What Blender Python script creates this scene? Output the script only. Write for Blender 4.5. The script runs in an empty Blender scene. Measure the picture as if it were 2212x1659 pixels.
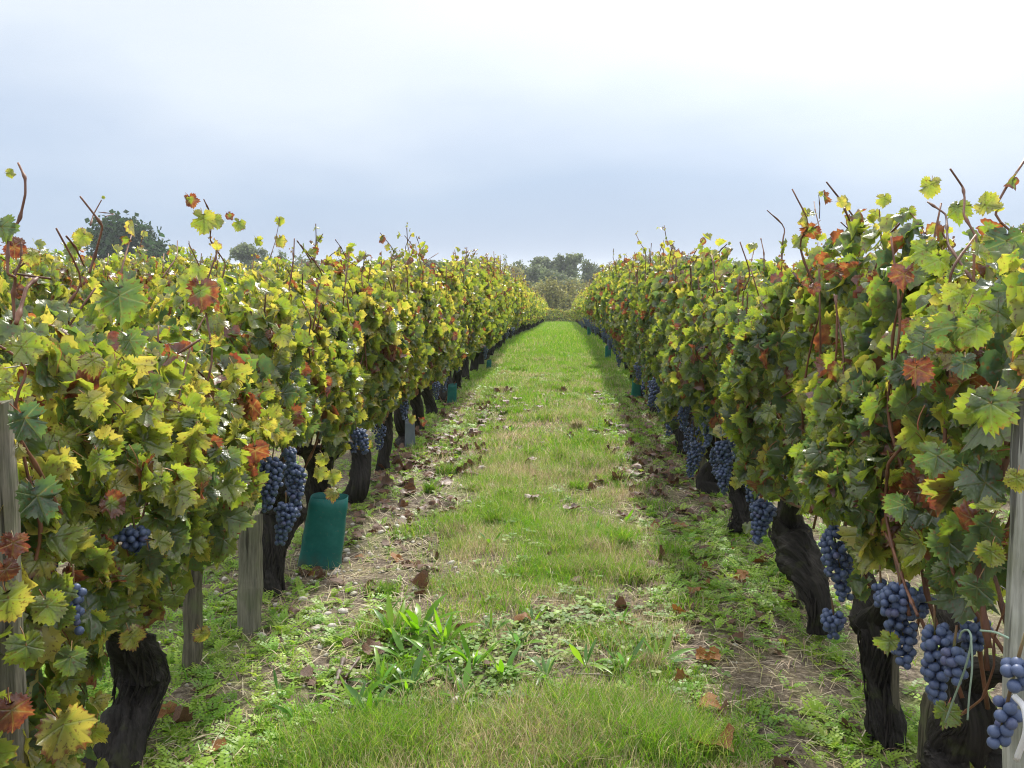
import bpy, math
import numpy as np
from mathutils import Matrix, Vector
from math import radians, pi, sin, cos

sc = bpy.context.scene
col = sc.collection
rng = np.random.default_rng(20)

# ------------------------------------------------------------------ camera
EYE = 1.25
FPX, PW, PH = 2000.0, 2212.0, 1659.0
PITCH = math.atan(240 / FPX)
YAW = math.atan(109 / FPX * cos(PITCH))
cd = bpy.data.cameras.new('camera')
cam = bpy.data.objects.new('camera', cd)
col.objects.link(cam)
cam.location = (0, 0, EYE)
cam.rotation_euler = (pi / 2 - PITCH, 0, YAW)
cd.sensor_width = 36.0
cd.lens = FPX / PW * 36.0
cd.clip_start = 0.05
cd.clip_end = 6000
sc.camera = cam
CR = Matrix.Rotation(YAW, 3, 'Z') @ Matrix.Rotation(pi / 2 - PITCH, 3, 'X')

# ------------------------------------------------------------------ light
SUN_EL, SUN_AZ = radians(46), radians(8)          # azimuth to the right of the row direction (+Y)
sun_dir = Vector((sin(SUN_AZ) * cos(SUN_EL), cos(SUN_AZ) * cos(SUN_EL), sin(SUN_EL)))
ld = bpy.data.lights.new('sun', 'SUN')
ld.energy = 4.9
ld.angle = radians(5)
ld.color = (1.0, 0.95, 0.86)
sun = bpy.data.objects.new('sun', ld)
col.objects.link(sun)
sun.rotation_euler = (-sun_dir).to_track_quat('-Z', 'Y').to_euler()

world = bpy.data.worlds.new('World')
sc.world = world
world.use_nodes = True
wn, wl = world.node_tree.nodes, world.node_tree.links
wn.clear()


def wnode(t, **kw):
    n = wn.new(t)
    for k, v in kw.items():
        setattr(n, k, v)
    return n


w_out = wnode('ShaderNodeOutputWorld')
w_sky = wnode('ShaderNodeTexSky', sky_type='NISHITA', sun_disc=False, sun_elevation=SUN_EL, sun_rotation=SUN_AZ)
w_bg = wnode('ShaderNodeBackground')
w_bg.inputs['Strength'].default_value = 0.08
wl.new(w_sky.outputs[0], w_bg.inputs['Color'])
# thin cloud layer: bluish grey low down, whiter above and towards the veiled sun
w_tc = wnode('ShaderNodeTexCoord')
w_sep = wnode('ShaderNodeSeparateXYZ')
wl.new(w_tc.outputs['Generated'], w_sep.inputs[0])
w_map = wnode('ShaderNodeMapping')
w_map.inputs['Scale'].default_value = (1.0, 1.0, 2.6)
wl.new(w_tc.outputs['Generated'], w_map.inputs[0])
w_n = wnode('ShaderNodeTexNoise')
w_n.inputs['Scale'].default_value = 2.1
w_n.inputs['Detail'].default_value = 5
w_n.inputs['Roughness'].default_value = 0.45
wl.new(w_map.outputs[0], w_n.inputs['Vector'])
w_nm = wnode('ShaderNodeMath', operation='MULTIPLY_ADD')
w_nm.inputs[1].default_value = 0.34
w_nm.inputs[2].default_value = -0.17
wl.new(w_n.outputs[0], w_nm.inputs[0])
w_add = wnode('ShaderNodeMath', operation='ADD')
wl.new(w_sep.outputs['Z'], w_add.inputs[0])
wl.new(w_nm.outputs[0], w_add.inputs[1])
w_ramp = wnode('ShaderNodeValToRGB')
els = w_ramp.color_ramp.elements
els[0].position, els[0].color = 0.0, (0.41, 0.53, 0.735, 1)
els[1].position, els[1].color = 1.0, (2.05, 2.07, 2.12, 1)
for p, c in ((0.06, (0.46, 0.585, 0.785, 1)), (0.14, (0.63, 0.73, 0.89, 1)), (0.22, (0.82, 0.895, 0.99, 1)), (0.32, (0.92, 0.955, 1.0, 1)), (0.55, (1.42, 1.45, 1.5, 1))):
    e = els.new(p)
    e.color = c
wl.new(w_add.outputs[0], w_ramp.inputs[0])
w_dot = wnode('ShaderNodeVectorMath', operation='DOT_PRODUCT')
w_nrm = wnode('ShaderNodeVectorMath', operation='NORMALIZE')
wl.new(w_tc.outputs['Generated'], w_nrm.inputs[0])
wl.new(w_nrm.outputs[0], w_dot.inputs[0])
w_dot.inputs[1].default_value = (sin(radians(24)) * cos(radians(41)), cos(radians(24)) * cos(radians(41)), sin(radians(41)))   # brightest gap in the cloud, right of the sun
w_max = wnode('ShaderNodeMath', operation='MAXIMUM')
w_max.inputs[1].default_value = 0.0
wl.new(w_dot.outputs['Value'], w_max.inputs[0])
w_pow = wnode('ShaderNodeMath', operation='POWER')
w_pow.inputs[1].default_value = 14.0
wl.new(w_max.outputs[0], w_pow.inputs[0])
w_glow = wnode('ShaderNodeVectorMath', operation='SCALE')
w_glow.inputs[0].default_value = (1.9, 1.84, 1.74)
wl.new(w_pow.outputs[0], w_glow.inputs['Scale'])
w_sum = wnode('ShaderNodeVectorMath', operation='ADD')
wl.new(w_ramp.outputs[0], w_sum.inputs[0])
wl.new(w_glow.outputs[0], w_sum.inputs[1])
w_bg2 = wnode('ShaderNodeBackground')
w_bg2.inputs['Strength'].default_value = 1.0
wl.new(w_sum.outputs[0], w_bg2.inputs['Color'])
w_mix = wnode('ShaderNodeMixShader')
w_mix.inputs[0].default_value = 0.88
wl.new(w_bg.outputs[0], w_mix.inputs[1])
wl.new(w_bg2.outputs[0], w_mix.inputs[2])
wl.new(w_mix.outputs[0], w_out.inputs['Surface'])

vs = sc.view_settings
vs.view_transform = 'Standard'
vs.look = 'None'
vs.exposure = 0.10
vs.gamma = 1.0
vs.use_curve_mapping = False
cy = sc.cycles
cy.max_bounces = 8
cy.use_denoising = True
cy.denoiser = 'OPENIMAGEDENOISE'
cy.denoising_prefilter = 'NONE'
cy.filter_width = 1.15
cy.diffuse_bounces = 3
cy.glossy_bounces = 2
cy.transmission_bounces = 5
cy.transparent_max_bounces = 6
cy.caustics_reflective = False
cy.caustics_refractive = False
cy.sample_clamp_indirect = 6.0


# ------------------------------------------------------------------ helpers: layout
def ray(px, py):
    return (CR @ Vector(((px - PW / 2) / FPX, (PH / 2 - py) / FPX, -1.0))).normalized()


def at_x(px, py, X):
    """Point of the upright plane x = X (a vine row) seen at a pixel of the photograph."""
    d = ray(px, py)
    return np.array(Vector((0, 0, EYE)) + d * (X / d.x))


def at_y(px, py, Y):
    d = ray(px, py)
    return np.array(Vector((0, 0, EYE)) + d * (Y / d.y))


_KY = np.array([-60, 0, 14, 20, 31, 55, 58, 66, 75, 120, 200, 500, 5000.0])
_KZ = np.array([0, 0, 0, -.15, -.70, -1.66, -1.85, -2.75, -3.2, -4.2, -5, -5.5, -6.0])
_fy = np.arange(-60, 600, 0.5)
_fz = np.interp(_fy, _KY, _KZ)
_k = np.exp(-0.5 * (np.arange(-14, 15) / 6.0) ** 2)
_k /= _k.sum()
_fz = np.convolve(np.pad(_fz, 14, mode='edge'), _k, mode='valid')


def gz(y):
    return np.interp(y, _fy, _fz)


def hsh(ix, iy, iz, seed):
    h = (ix * 374761393 + iy * 668265263 + iz * 1440662683 + seed * 974634777) & 0xFFFFFFFF
    h = ((h ^ (h >> 13)) * 1274126177) & 0xFFFFFFFF
    h = h ^ (h >> 16)
    return (h & 0xFFFF) / 65535.0


def vnoise(p, seed=0):
    p = np.asarray(p, float)
    i = np.floor(p).astype(np.int64)
    f = p - i
    f = f * f * (3 - 2 * f)
    r = 0
    for a in (0, 1):
        wx = f[..., 0] if a else 1 - f[..., 0]
        for b in (0, 1):
            wy = f[..., 1] if b else 1 - f[..., 1]
            for c in (0, 1):
                wz = f[..., 2] if c else 1 - f[..., 2]
                r = r + wx * wy * wz * hsh(i[..., 0] + a, i[..., 1] + b, i[..., 2] + c, seed)
    return r


def fbm(p, seed=0, octv=4, gain=0.5):
    p = np.asarray(p, float)
    s, a, n = 0, 1.0, 0
    for o in range(octv):
        s = s + a * vnoise(p * 2 ** o + 17.3 * o, seed + o)
        n += a
        a *= gain
    return s / n


def n2(x, y, s, seed=0, octv=3):
    return fbm(np.stack([np.asarray(x) * s, np.asarray(y) * s, np.zeros_like(np.asarray(x, float))], -1), seed, octv)


def ground_z(x, y):
    x, y = np.asarray(x, float), np.asarray(y, float)
    m = 0.03 * np.exp(-((x + 0.12) / 0.55) ** 2)
    return gz(y) + m + (n2(x, y, 1.7, 91) - 0.5) * 0.05 + (n2(x, y, 6.0, 92, 2) - 0.5) * 0.018


def at_ground(px, py):
    d = ray(px, py)
    p = Vector((0, 0, EYE)) + d * (-EYE / d.z)
    for _ in range(4):
        p = Vector((0, 0, EYE)) + d * ((float(ground_z(p.x, p.y)) - EYE) / d.z)
    return p


# ------------------------------------------------------------------ helpers: meshes
def make_mesh(name, V, T, mats, attr=None, aname='leaf_data', midx=None, smooth=True):
    V = np.ascontiguousarray(V, np.float32)
    T = np.ascontiguousarray(T, np.int32)
    me = bpy.data.meshes.new(name)
    me.vertices.add(len(V))
    me.vertices.foreach_set('co', V.ravel())
    me.loops.add(T.size)
    me.loops.foreach_set('vertex_index', T.ravel())
    me.polygons.add(len(T))
    me.polygons.foreach_set('loop_start', np.arange(0, T.size, 3, dtype=np.int32))
    me.polygons.foreach_set('use_smooth', np.full(len(T), smooth, bool))
    if midx is not None:
        me.polygons.foreach_set('material_index', np.asarray(midx, np.int32))
    for m in mats:
        me.materials.append(m)
    if attr is not None:
        a = me.attributes.new(aname, 'FLOAT_COLOR', 'POINT')
        a.data.foreach_set('color', np.ascontiguousarray(attr, np.float32).ravel())
    me.update(calc_edges=True)
    return me


class MB:
    def __init__(self):
        self.V, self.T, self.A, self.M, self.n = [], [], [], [], 0

    def add(self, V, T, A=None, m=0):
        V = np.asarray(V, float).reshape(-1, 3)
        T = np.asarray(T, int).reshape(-1, 3)
        self.V.append(V)
        self.T.append(T + self.n)
        self.A.append(np.zeros((len(V), 4)) if A is None else np.asarray(A, float).reshape(-1, 4))
        self.M.append(np.full(len(T), m))
        self.n += len(V)
        return self

    def mesh(self, name, mats, aname='leaf_data', smooth=True):
        return make_mesh(name, np.concatenate(self.V), np.concatenate(self.T), mats, np.concatenate(self.A), aname, np.concatenate(self.M), smooth)


def link(name, me, parent=None, loc=(0, 0, 0), kind=None, label=None):
    o = bpy.data.objects.new(name, me)
    o.location = loc
    if parent is not None:
        o.parent = parent
    if kind:
        o['kind'] = kind
    if label:
        o['label'] = label
    col.objects.link(o)
    return o


def tag(o, label, cat, group=None):
    o['label'] = label
    o['category'] = cat
    if group:
        o['group'] = group
    return o


def thing(name, label, cat, loc=(0, 0, 0), group=None):
    o = bpy.data.objects.new(name, None)
    o.location = loc
    o.empty_display_size = 0.1
    col.objects.link(o)
    return tag(o, label, cat, group)


def catmull(P, n):
    P = np.asarray(P, float)
    Q = np.vstack([2 * P[0] - P[1], P, 2 * P[-1] - P[-2]])
    t = np.linspace(0, len(P) - 1 - 1e-9, n)
    i = t.astype(int)
    f = (t - i)[:, None]
    a, b, c, d = Q[i], Q[i + 1], Q[i + 2], Q[i + 3]
    return 0.5 * (2 * b + (c - a) * f + (2 * a - 5 * b + 4 * c - d) * f ** 2 + (3 * b - a - 3 * c + d) * f ** 3)


def tube(P, R, sides=6, cap=True):
    P = np.asarray(P, float)
    k = len(P)
    R = np.broadcast_to(np.asarray(R, float), (k,))
    tang = np.gradient(P, axis=0)
    tang /= np.linalg.norm(tang, axis=1)[:, None] + 1e-12
    up = np.array([1.0, 0, 0]) if abs(tang[0, 0]) < 0.8 else np.array([0, 1.0, 0])
    U = np.zeros((k, 3))
    for i in range(k):
        up = up - tang[i] * up.dot(tang[i])
        up /= np.linalg.norm(up) + 1e-12
        U[i] = up
    Wv = np.cross(tang, U)
    a = np.arange(sides) / sides * 2 * pi
    V = P[:, None, :] + R[:, None, None] * (np.cos(a)[None, :, None] * U[:, None, :] + np.sin(a)[None, :, None] * Wv[:, None, :])
    V = V.reshape(-1, 3)
    T = []
    i0 = (np.arange(k - 1)[:, None] * sides + np.arange(sides)[None, :])
    i1 = (np.arange(k - 1)[:, None] * sides + (np.arange(sides)[None, :] + 1) % sides)
    T = np.concatenate([np.stack([i0, i1, i0 + sides], -1).reshape(-1, 3), np.stack([i1, i1 + sides, i0 + sides], -1).reshape(-1, 3)])
    if cap:
        n = len(V)
        V = np.vstack([V, P[0], P[-1]])
        s = np.arange(sides)
        T = np.concatenate([T, np.stack([(s + 1) % sides, s, np.full(sides, n)], -1), np.stack([(k - 1) * sides + s, (k - 1) * sides + (s + 1) % sides, np.full(sides, n + 1)], -1)])
    return V, T


def norm(v):
    return v / (np.linalg.norm(v, axis=-1, keepdims=True) + 1e-12)


def frames(n, d):
    """Rotation rows: local x, y (towards tip d), z (normal n)."""
    n = norm(n)
    t = d - n * (d * n).sum(-1, keepdims=True)
    t = norm(t)
    return np.stack([np.cross(t, n), t, n], -2)          # (N,3,3): world = local @ F


# ------------------------------------------------------------------ helpers: materials
class NT:
    def __init__(self, name):
        self.m = bpy.data.materials.new(name)
        self.m.use_nodes = True
        self.t = self.m.node_tree
        self.t.nodes.clear()
        self.out = self.t.nodes.new('ShaderNodeOutputMaterial')

    def n(self, t, ins=None, **kw):
        nd = self.t.nodes.new(t)
        for k, v in kw.items():
            setattr(nd, k, v)
        for k, v in (ins or {}).items():
            self.set(nd, k, v)
        return nd

    def set(self, nd, k, v):
        s = nd.inputs[k]
        if hasattr(v, 'bl_idname') and hasattr(v, 'outputs'):
            self.t.links.new(v.outputs[0], s)
        elif isinstance(v, bpy.types.NodeSocket):
            self.t.links.new(v, s)
        else:
            s.default_value = v

    def math(self, op, a, b=0.0, c=None, clamp=False):
        nd = self.n('ShaderNodeMath', operation=op, use_clamp=clamp)
        self.set(nd, 0, a)
        self.set(nd, 1, b)
        if c is not None:
            self.set(nd, 2, c)
        return nd.outputs[0]

    def mix(self, f, a, b, blend='MIX'):
        nd = self.n('ShaderNodeMix', data_type='RGBA', blend_type=blend)
        self.set(nd, 0, f)
        self.set(nd, 6, a if not isinstance(a, tuple) else (*a[:3], 1))
        self.set(nd, 7, b if not isinstance(b, tuple) else (*b[:3], 1))
        return nd.outputs[2]

    def noise(self, vec, scale, detail=3, rough=0.5, dist=0.0):
        nd = self.n('ShaderNodeTexNoise', {'Scale': scale, 'Detail': detail, 'Roughness': rough, 'Distortion': dist})
        if vec is not None:
            self.set(nd, 'Vector', vec)
        return nd.outputs[0]

    def ramp(self, f, stops):
        nd = self.n('ShaderNodeValToRGB')
        e = nd.color_ramp.elements
        e[0].position, e[0].color = stops[0][0], (*stops[0][1], 1)
        e[1].position, e[1].color = stops[-1][0], (*stops[-1][1], 1)
        for p, c in stops[1:-1]:
            x = e.new(p)
            x.color = (*c, 1)
        self.set(nd, 0, f)
        return nd.outputs[0]

    def smooth(self, x, a, b):
        nd = self.n('ShaderNodeMapRange', interpolation_type='SMOOTHSTEP')
        self.set(nd, 0, x)
        nd.inputs[1].default_value = a
        nd.inputs[2].default_value = b
        return nd.outputs[0]

    def finish(self, sh):
        self.t.links.new(sh.outputs[0] if hasattr(sh, 'outputs') else sh, self.out.inputs['Surface'])
        return self.m


def obj_coords(N):
    """Object coordinates shifted by the object's own random number, so shared meshes do not repeat."""
    tc = N.n('ShaderNodeTexCoord')
    oi = N.n('ShaderNodeObjectInfo')
    off = N.math('MULTIPLY', oi.outputs['Random'], 37.0)
    ad = N.n('ShaderNodeVectorMath', operation='ADD')
    N.set(ad, 0, tc.outputs['Object'])
    cb = N.n('ShaderNodeCombineXYZ')
    for i in range(3):
        N.set(cb, i, off)
    N.set(ad, 1, cb)
    return ad.outputs[0], oi.outputs['Random']


def vine_leaf_material():
    N = NT('vine_leaf')
    at = N.n('ShaderNodeAttribute', attribute_name='leaf_data')
    sp = N.n('ShaderNodeSeparateColor')
    N.set(sp, 0, at.outputs['Color'])
    hue, red, edge, vein = sp.outputs[0], sp.outputs[1], sp.outputs[2], at.outputs['Alpha']
    vec, rnd = obj_coords(N)
    na = N.noise(vec, 17.0, 4, 0.6)
    nb = N.noise(vec, 48.0, 4, 0.6)
    nc = N.noise(vec, 130.0, 3)
    h = N.math('ADD', hue, N.math('MULTIPLY_ADD', na, 1.0, -0.52))
    h = N.math('ADD', h, N.math('MULTIPLY_ADD', rnd, 0.12, -0.06))
    h = N.math('ADD', h, N.math('MULTIPLY_ADD', edge, 0.26, -0.08))
    h = N.math('SUBTRACT', h, N.math('MULTIPLY', N.math('POWER', vein, 3.0), 0.16), clamp=True)
    base = N.ramp(h, [(0.0, (0.040, 0.072, 0.034)), (0.28, (0.075, 0.118, 0.034)), (0.5, (0.14, 0.19, 0.032)), (0.75, (0.225, 0.245, 0.046)), (1.0, (0.35, 0.305, 0.075))])
    redc = N.ramp(nb, [(0.25, (0.055, 0.020, 0.017)), (0.42, (0.12, 0.036, 0.026)), (0.58, (0.18, 0.07, 0.034)), (0.75, (0.26, 0.16, 0.06))])
    drv = N.math('MULTIPLY_ADD', edge, 0.62, N.math('MULTIPLY', nb, 0.75))
    drv = N.math('ADD', drv, N.math('MULTIPLY_ADD', red, 1.5, -1.40))
    rf = N.smooth(drv, 0.0, 0.16)
    c = N.mix(rf, base, redc)
    spots = N.smooth(nc, 0.57, 0.67)
    c = N.mix(N.math('MULTIPLY', spots, 0.75), c, (0.10, 0.05, 0.02))
    vm = N.math('POWER', vein, 7.0)
    c = N.mix(N.math('MULTIPLY', vm, 0.40), c, (0.26, 0.28, 0.09))
    geo = N.n('ShaderNodeNewGeometry')
    c2 = N.mix(N.math('MULTIPLY', geo.outputs['Backfacing'], 0.38), c, (0.17, 0.20, 0.12))
    bump = N.n('ShaderNodeBump', {'Strength': 0.6, 'Distance': 0.006})
    N.set(bump, 'Height', N.math('ADD', N.math('MULTIPLY', N.noise(vec, 75.0, 2), 0.7), N.math('MULTIPLY', vm, -0.6)))
    rough = N.math('MULTIPLY_ADD', nb, 0.36, 0.15)
    pb = N.n('ShaderNodeBsdfPrincipled', {'Base Color': c2, 'Roughness': rough, 'Specular IOR Level': 0.95, 'Normal': bump})
    tl = N.n('ShaderNodeBsdfTranslucent')
    hs = N.n('ShaderNodeHueSaturation', {'Saturation': 1.12, 'Value': 2.25, 'Color': c})
    N.set(tl, 'Color', hs)
    mx = N.n('ShaderNodeMixShader', {0: 0.5, 1: pb, 2: tl})
    return N.finish(mx)


def foliage_material(name, sat=1.0, trans=0.35, val=1.5, rough=0.5, spec=0.3, aname='leaf_col'):
    N = NT(name)
    at = N.n('ShaderNodeAttribute', attribute_name=aname)
    c = at.outputs['Color']
    pb = N.n('ShaderNodeBsdfPrincipled', {'Base Color': c, 'Roughness': rough, 'Specular IOR Level': spec})
    hs = N.n('ShaderNodeHueSaturation', {'Saturation': sat, 'Value': val, 'Color': c})
    tl = N.n('ShaderNodeBsdfTranslucent', {'Color': hs})
    return N.finish(N.n('ShaderNodeMixShader', {0: trans, 1: pb, 2: tl}))


def bark_material(name, dark, light, moss=0.25):
    N = NT(name)
    tc = N.n('ShaderNodeTexCoord')
    at = N.n('ShaderNodeAttribute', attribute_name='leaf_data')      # x round the trunk, y along it: fibres follow the wood
    sp = N.n('ShaderNodeSeparateColor')
    N.set(sp, 0, at.outputs['Color'])
    cb = N.n('ShaderNodeCombineXYZ')
    N.set(cb, 0, sp.outputs[0])
    N.set(cb, 1, sp.outputs[1])
    N.set(cb, 2, sp.outputs[2])
    f1 = N.noise(cb, 9.0, 5, 0.65, 0.4)
    f2 = N.noise(tc.outputs['Object'], 16.0, 4, 0.6)
    c = N.ramp(f1, [(0.3, dark), (0.52, tuple(0.5 * (a + b) for a, b in zip(dark, light))), (0.72, light)])
    c = N.mix(N.math('MULTIPLY', N.smooth(f2, 0.56, 0.68), moss), c, (0.07, 0.085, 0.02))
    bump = N.n('ShaderNodeBump', {'Strength': 0.9, 'Distance': 0.012})
    N.set(bump, 'Height', N.math('ADD', f1, N.math('MULTIPLY', f2, 0.4)))
    pb = N.n('ShaderNodeBsdfPrincipled', {'Base Color': c, 'Roughness': 0.7, 'Specular IOR Level': 0.18, 'Normal': bump})
    return N.finish(pb)


def simple_material(name, c1, c2, scale=20.0, rough=0.6, spec=0.4, stretch=(1, 1, 1), bumpd=0.002, trans=0.0, detail=4):
    N = NT(name)
    vec, rnd = obj_coords(N)
    mp = N.n('ShaderNodeMapping')
    mp.inputs['Scale'].default_value = stretch
    N.set(mp, 0, vec)
    f = N.noise(mp, scale, detail, 0.6)
    c = N.mix(N.smooth(f, 0.3, 0.7), c1, c2)
    c = N.mix(1.0, c, N.mix(rnd, (0.78, 0.78, 0.78), (1.2, 1.2, 1.2)), 'MULTIPLY')
    bump = N.n('ShaderNodeBump', {'Strength': 0.7, 'Distance': bumpd, 'Height': f})
    sh = N.n('ShaderNodeBsdfPrincipled', {'Base Color': c, 'Roughness': rough, 'Specular IOR Level': spec, 'Normal': bump})
    if trans:
        tl = N.n('ShaderNodeBsdfTranslucent', {'Color': c})
        sh = N.n('ShaderNodeMixShader', {0: trans, 1: sh, 2: tl})
    return N.finish(sh)


def wood_material(name, c1, c2, green=0.3):
    N = NT(name)
    vec, rnd = obj_coords(N)
    mp = N.n('ShaderNodeMapping')
    mp.inputs['Scale'].default_value = (1, 1, 0.06)
    N.set(mp, 0, vec)
    g = N.noise(mp, 120.0, 4, 0.7)
    b = N.noise(vec, 9.0, 4, 0.6)
    c = N.mix(N.smooth(g, 0.3, 0.7), c1, c2)
    c = N.mix(N.math('MULTIPLY', N.smooth(b, 0.48, 0.66), green), c, (0.12, 0.15, 0.06))
    m2 = N.n('ShaderNodeMapping')
    m2.inputs['Scale'].default_value = (1, 1, 0.035)
    N.set(m2, 0, vec)
    crack = N.smooth(N.noise(m2, 70.0, 2, 0.5, 0.3), 0.60, 0.66)
    c = N.mix(N.math('MULTIPLY', crack, 0.75), c, (0.03, 0.027, 0.022))
    g = N.math('SUBTRACT', g, crack)
    bump = N.n('ShaderNodeBump', {'Strength': 0.8, 'Distance': 0.004, 'Height': g})
    return N.finish(N.n('ShaderNodeBsdfPrincipled', {'Base Color': c, 'Roughness': 0.8, 'Specular IOR Level': 0.25, 'Normal': bump}))


def grape_material():
    N = NT('grape_skin')
    vec, rnd = obj_coords(N)
    f = N.noise(vec, 60.0, 4, 0.65)
    f2 = N.noise(vec, 190.0, 2)
    skin = N.mix(N.smooth(rnd, 0.86, 1.0), (0.012, 0.014, 0.035), (0.07, 0.012, 0.035))
    c = N.mix(N.math('MULTIPLY', N.smooth(N.math('ADD', f, N.math('MULTIPLY', f2, 0.15)), 0.33, 0.66), 0.85), skin, (0.105, 0.15, 0.285))
    r = N.math('MULTIPLY_ADD', f, 0.4, 0.28)
    return N.finish(N.n('ShaderNodeBsdfPrincipled', {'Base Color': c, 'Roughness': r, 'Specular IOR Level': 0.5}))


def ground_material():
    N = NT('vineyard_soil')
    geo = N.n('ShaderNodeNewGeometry')
    P = geo.outputs['Position']
    s = N.n('ShaderNodeSeparateXYZ')
    N.set(s, 0, P)
    big = N.noise(P, 1.3, 4, 0.6)
    mid = N.noise(P, 6.0, 5, 0.65)
    fine = N.noise(P, 55.0, 4, 0.7)
    soil = N.ramp(fine, [(0.32, (0.045, 0.033, 0.026)), (0.5, (0.14, 0.11, 0.085)), (0.68, (0.31, 0.265, 0.205))])
    straw = N.ramp(fine, [(0.3, (0.10, 0.08, 0.055)), (0.55, (0.24, 0.195, 0.13)), (0.75, (0.42, 0.36, 0.26))])
    green = N.ramp(fine, [(0.3, (0.08, 0.13, 0.025)), (0.55, (0.17, 0.27, 0.045)), (0.75, (0.24, 0.31, 0.08))])
    c = N.mix(N.smooth(mid, 0.40, 0.60), soil, straw)
    far = N.smooth(s.outputs['Y'], 6.0, 13.0)
    g = N.math('ADD', N.math('MULTIPLY', big, 0.55), N.math('MULTIPLY', mid, 0.45))
    g = N.smooth(N.math('ADD', g, N.math('MULTIPLY', far, 0.32)), 0.48, 0.66)
    c = N.mix(N.math('MULTIPLY', g, 0.8), c, green)
    bump = N.n('ShaderNodeBump', {'Strength': 0.9, 'Distance': 0.02})
    N.set(bump, 'Height', N.math('ADD', fine, mid))
    return N.finish(N.n('ShaderNodeBsdfPrincipled', {'Base Color': c, 'Roughness': 0.9, 'Specular IOR Level': 0.2, 'Normal': bump}))


M_leaf = vine_leaf_material()
M_petiole = simple_material('leaf_stalk', (0.22, 0.16, 0.05), (0.30, 0.09, 0.05), 12, 0.5)
M_cane = simple_material('vine_cane', (0.085, 0.035, 0.022), (0.20, 0.09, 0.05), 40, 0.5, 0.4, (1, 1, 0.2))
M_bark = bark_material('old_vine_bark', (0.006, 0.0055, 0.005), (0.052, 0.046, 0.042))
M_strip = bark_material('peeling_bark', (0.014, 0.012, 0.011), (0.115, 0.10, 0.09), 0.1)
M_grape = grape_material()
M_stem = simple_material('grape_stem', (0.12, 0.12, 0.04), (0.14, 0.06, 0.03), 30)
M_grass = foliage_material('grass_blade', 1.1, 0.42, 1.55, 0.38, 0.5)
M_weed = foliage_material('weed_leaf', 1.1, 0.40, 1.5, 0.45, 0.4)
M_plantain = foliage_material('plantain_leaf', 1.1, 0.45, 1.5, 0.34, 0.5)
M_clover = foliage_material('clover_leaf', 1.1, 0.42, 1.5, 0.5, 0.35)
M_straw = foliage_material('dry_straw', 1.0, 0.2, 1.2, 0.6, 0.3)
M_tree = foliage_material('tree_leaf', 1.0, 0.42, 1.4, 0.6, 0.2)
M_treebark = simple_material('tree_bark', (0.13, 0.12, 0.10), (0.24, 0.22, 0.19), 8, 0.9)
M_dead = simple_material('dead_leaf', (0.055, 0.028, 0.02), (0.22, 0.115, 0.06), 34, 0.5, 0.45, bumpd=0.003, trans=0.2)
M_deadbright = simple_material('orange_dead_leaf', (0.20, 0.05, 0.02), (0.38, 0.20, 0.04), 30, 0.5, 0.45, bumpd=0.003, trans=0.3)
M_wood_pale = wood_material('weathered_pale_wood', (0.24, 0.24, 0.21), (0.42, 0.42, 0.37), 0.25)
M_wood_dark = wood_material('weathered_brown_wood', (0.07, 0.062, 0.045), (0.17, 0.15, 0.11), 0.5)
M_wood_mid = wood_material('weathered_grey_wood', (0.12, 0.115, 0.09), (0.26, 0.24, 0.19), 0.35)
def guard_material():
    N = NT('green_plastic')
    tc = N.n('ShaderNodeTexCoord')
    s = N.n('ShaderNodeSeparateXYZ')
    N.set(s, 0, tc.outputs['Object'])
    f = N.noise(tc.outputs['Object'], 18.0, 4, 0.6)
    g = N.noise(tc.outputs['Object'], 70.0, 3, 0.6)
    c = N.mix(N.smooth(f, 0.3, 0.7), (0.010, 0.135, 0.125), (0.022, 0.185, 0.17))
    splash = N.smooth(N.math('ADD', s.outputs['Z'], N.math('MULTIPLY_ADD', f, 0.16, -0.02)), 0.13, 0.04)       # soil splashed on the foot
    c = N.mix(N.math('MULTIPLY', splash, 0.55), c, (0.13, 0.10, 0.07))
    c = N.mix(N.math('MULTIPLY', N.smooth(g, 0.62, 0.70), 0.35), c, (0.12, 0.16, 0.14))
    b = N.n('ShaderNodeBump', {'Strength': 0.4, 'Distance': 0.004, 'Height': f})
    pb = N.n('ShaderNodeBsdfPrincipled', {'Base Color': c, 'Roughness': 0.45, 'Specular IOR Level': 0.35, 'Normal': b})
    tl = N.n('ShaderNodeBsdfTranslucent', {'Color': c})
    return N.finish(N.n('ShaderNodeMixShader', {0: .1, 1: pb, 2: tl}))


M_tube = guard_material()
M_tube_plain = simple_material('green_plastic', (0.006, 0.085, 0.078), (0.010, 0.105, 0.098), 14, 0.5, 0.3, trans=0.10, bumpd=0.001)
M_tube_backlit = simple_material('pale_backlit_teal_plastic', (0.02, 0.22, 0.17), (0.04, 0.28, 0.22), 14, 0.45, 0.4, trans=0.3)  # paler plastic; sun shining through it is also put into the colour
M_tube_grey = simple_material('grey_plastic', (0.20, 0.24, 0.30), (0.26, 0.30, 0.36), 14, 0.45, 0.4, trans=0.15)
M_pebble = simple_material('pebble_stone', (0.34, 0.30, 0.24), (0.62, 0.59, 0.54), 22, 0.6, 0.4, bumpd=0.001)
M_wire = simple_material('galvanised_wire', (0.16, 0.15, 0.14), (0.30, 0.29, 0.28), 60, 0.45, 0.5)
M_tie = simple_material('pale_green_tie', (0.22, 0.32, 0.24), (0.32, 0.42, 0.33), 50, 0.5, 0.4)
M_white = simple_material('white_plastic', (0.70, 0.70, 0.72), (0.80, 0.80, 0.82), 20, 0.4, 0.4, trans=0.2)
M_twig = simple_material('dry_twig', (0.08, 0.055, 0.045), (0.27, 0.22, 0.19), 30, 0.6, 0.3, (1, 1, 0.3))
M_ground = ground_material()

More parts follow.
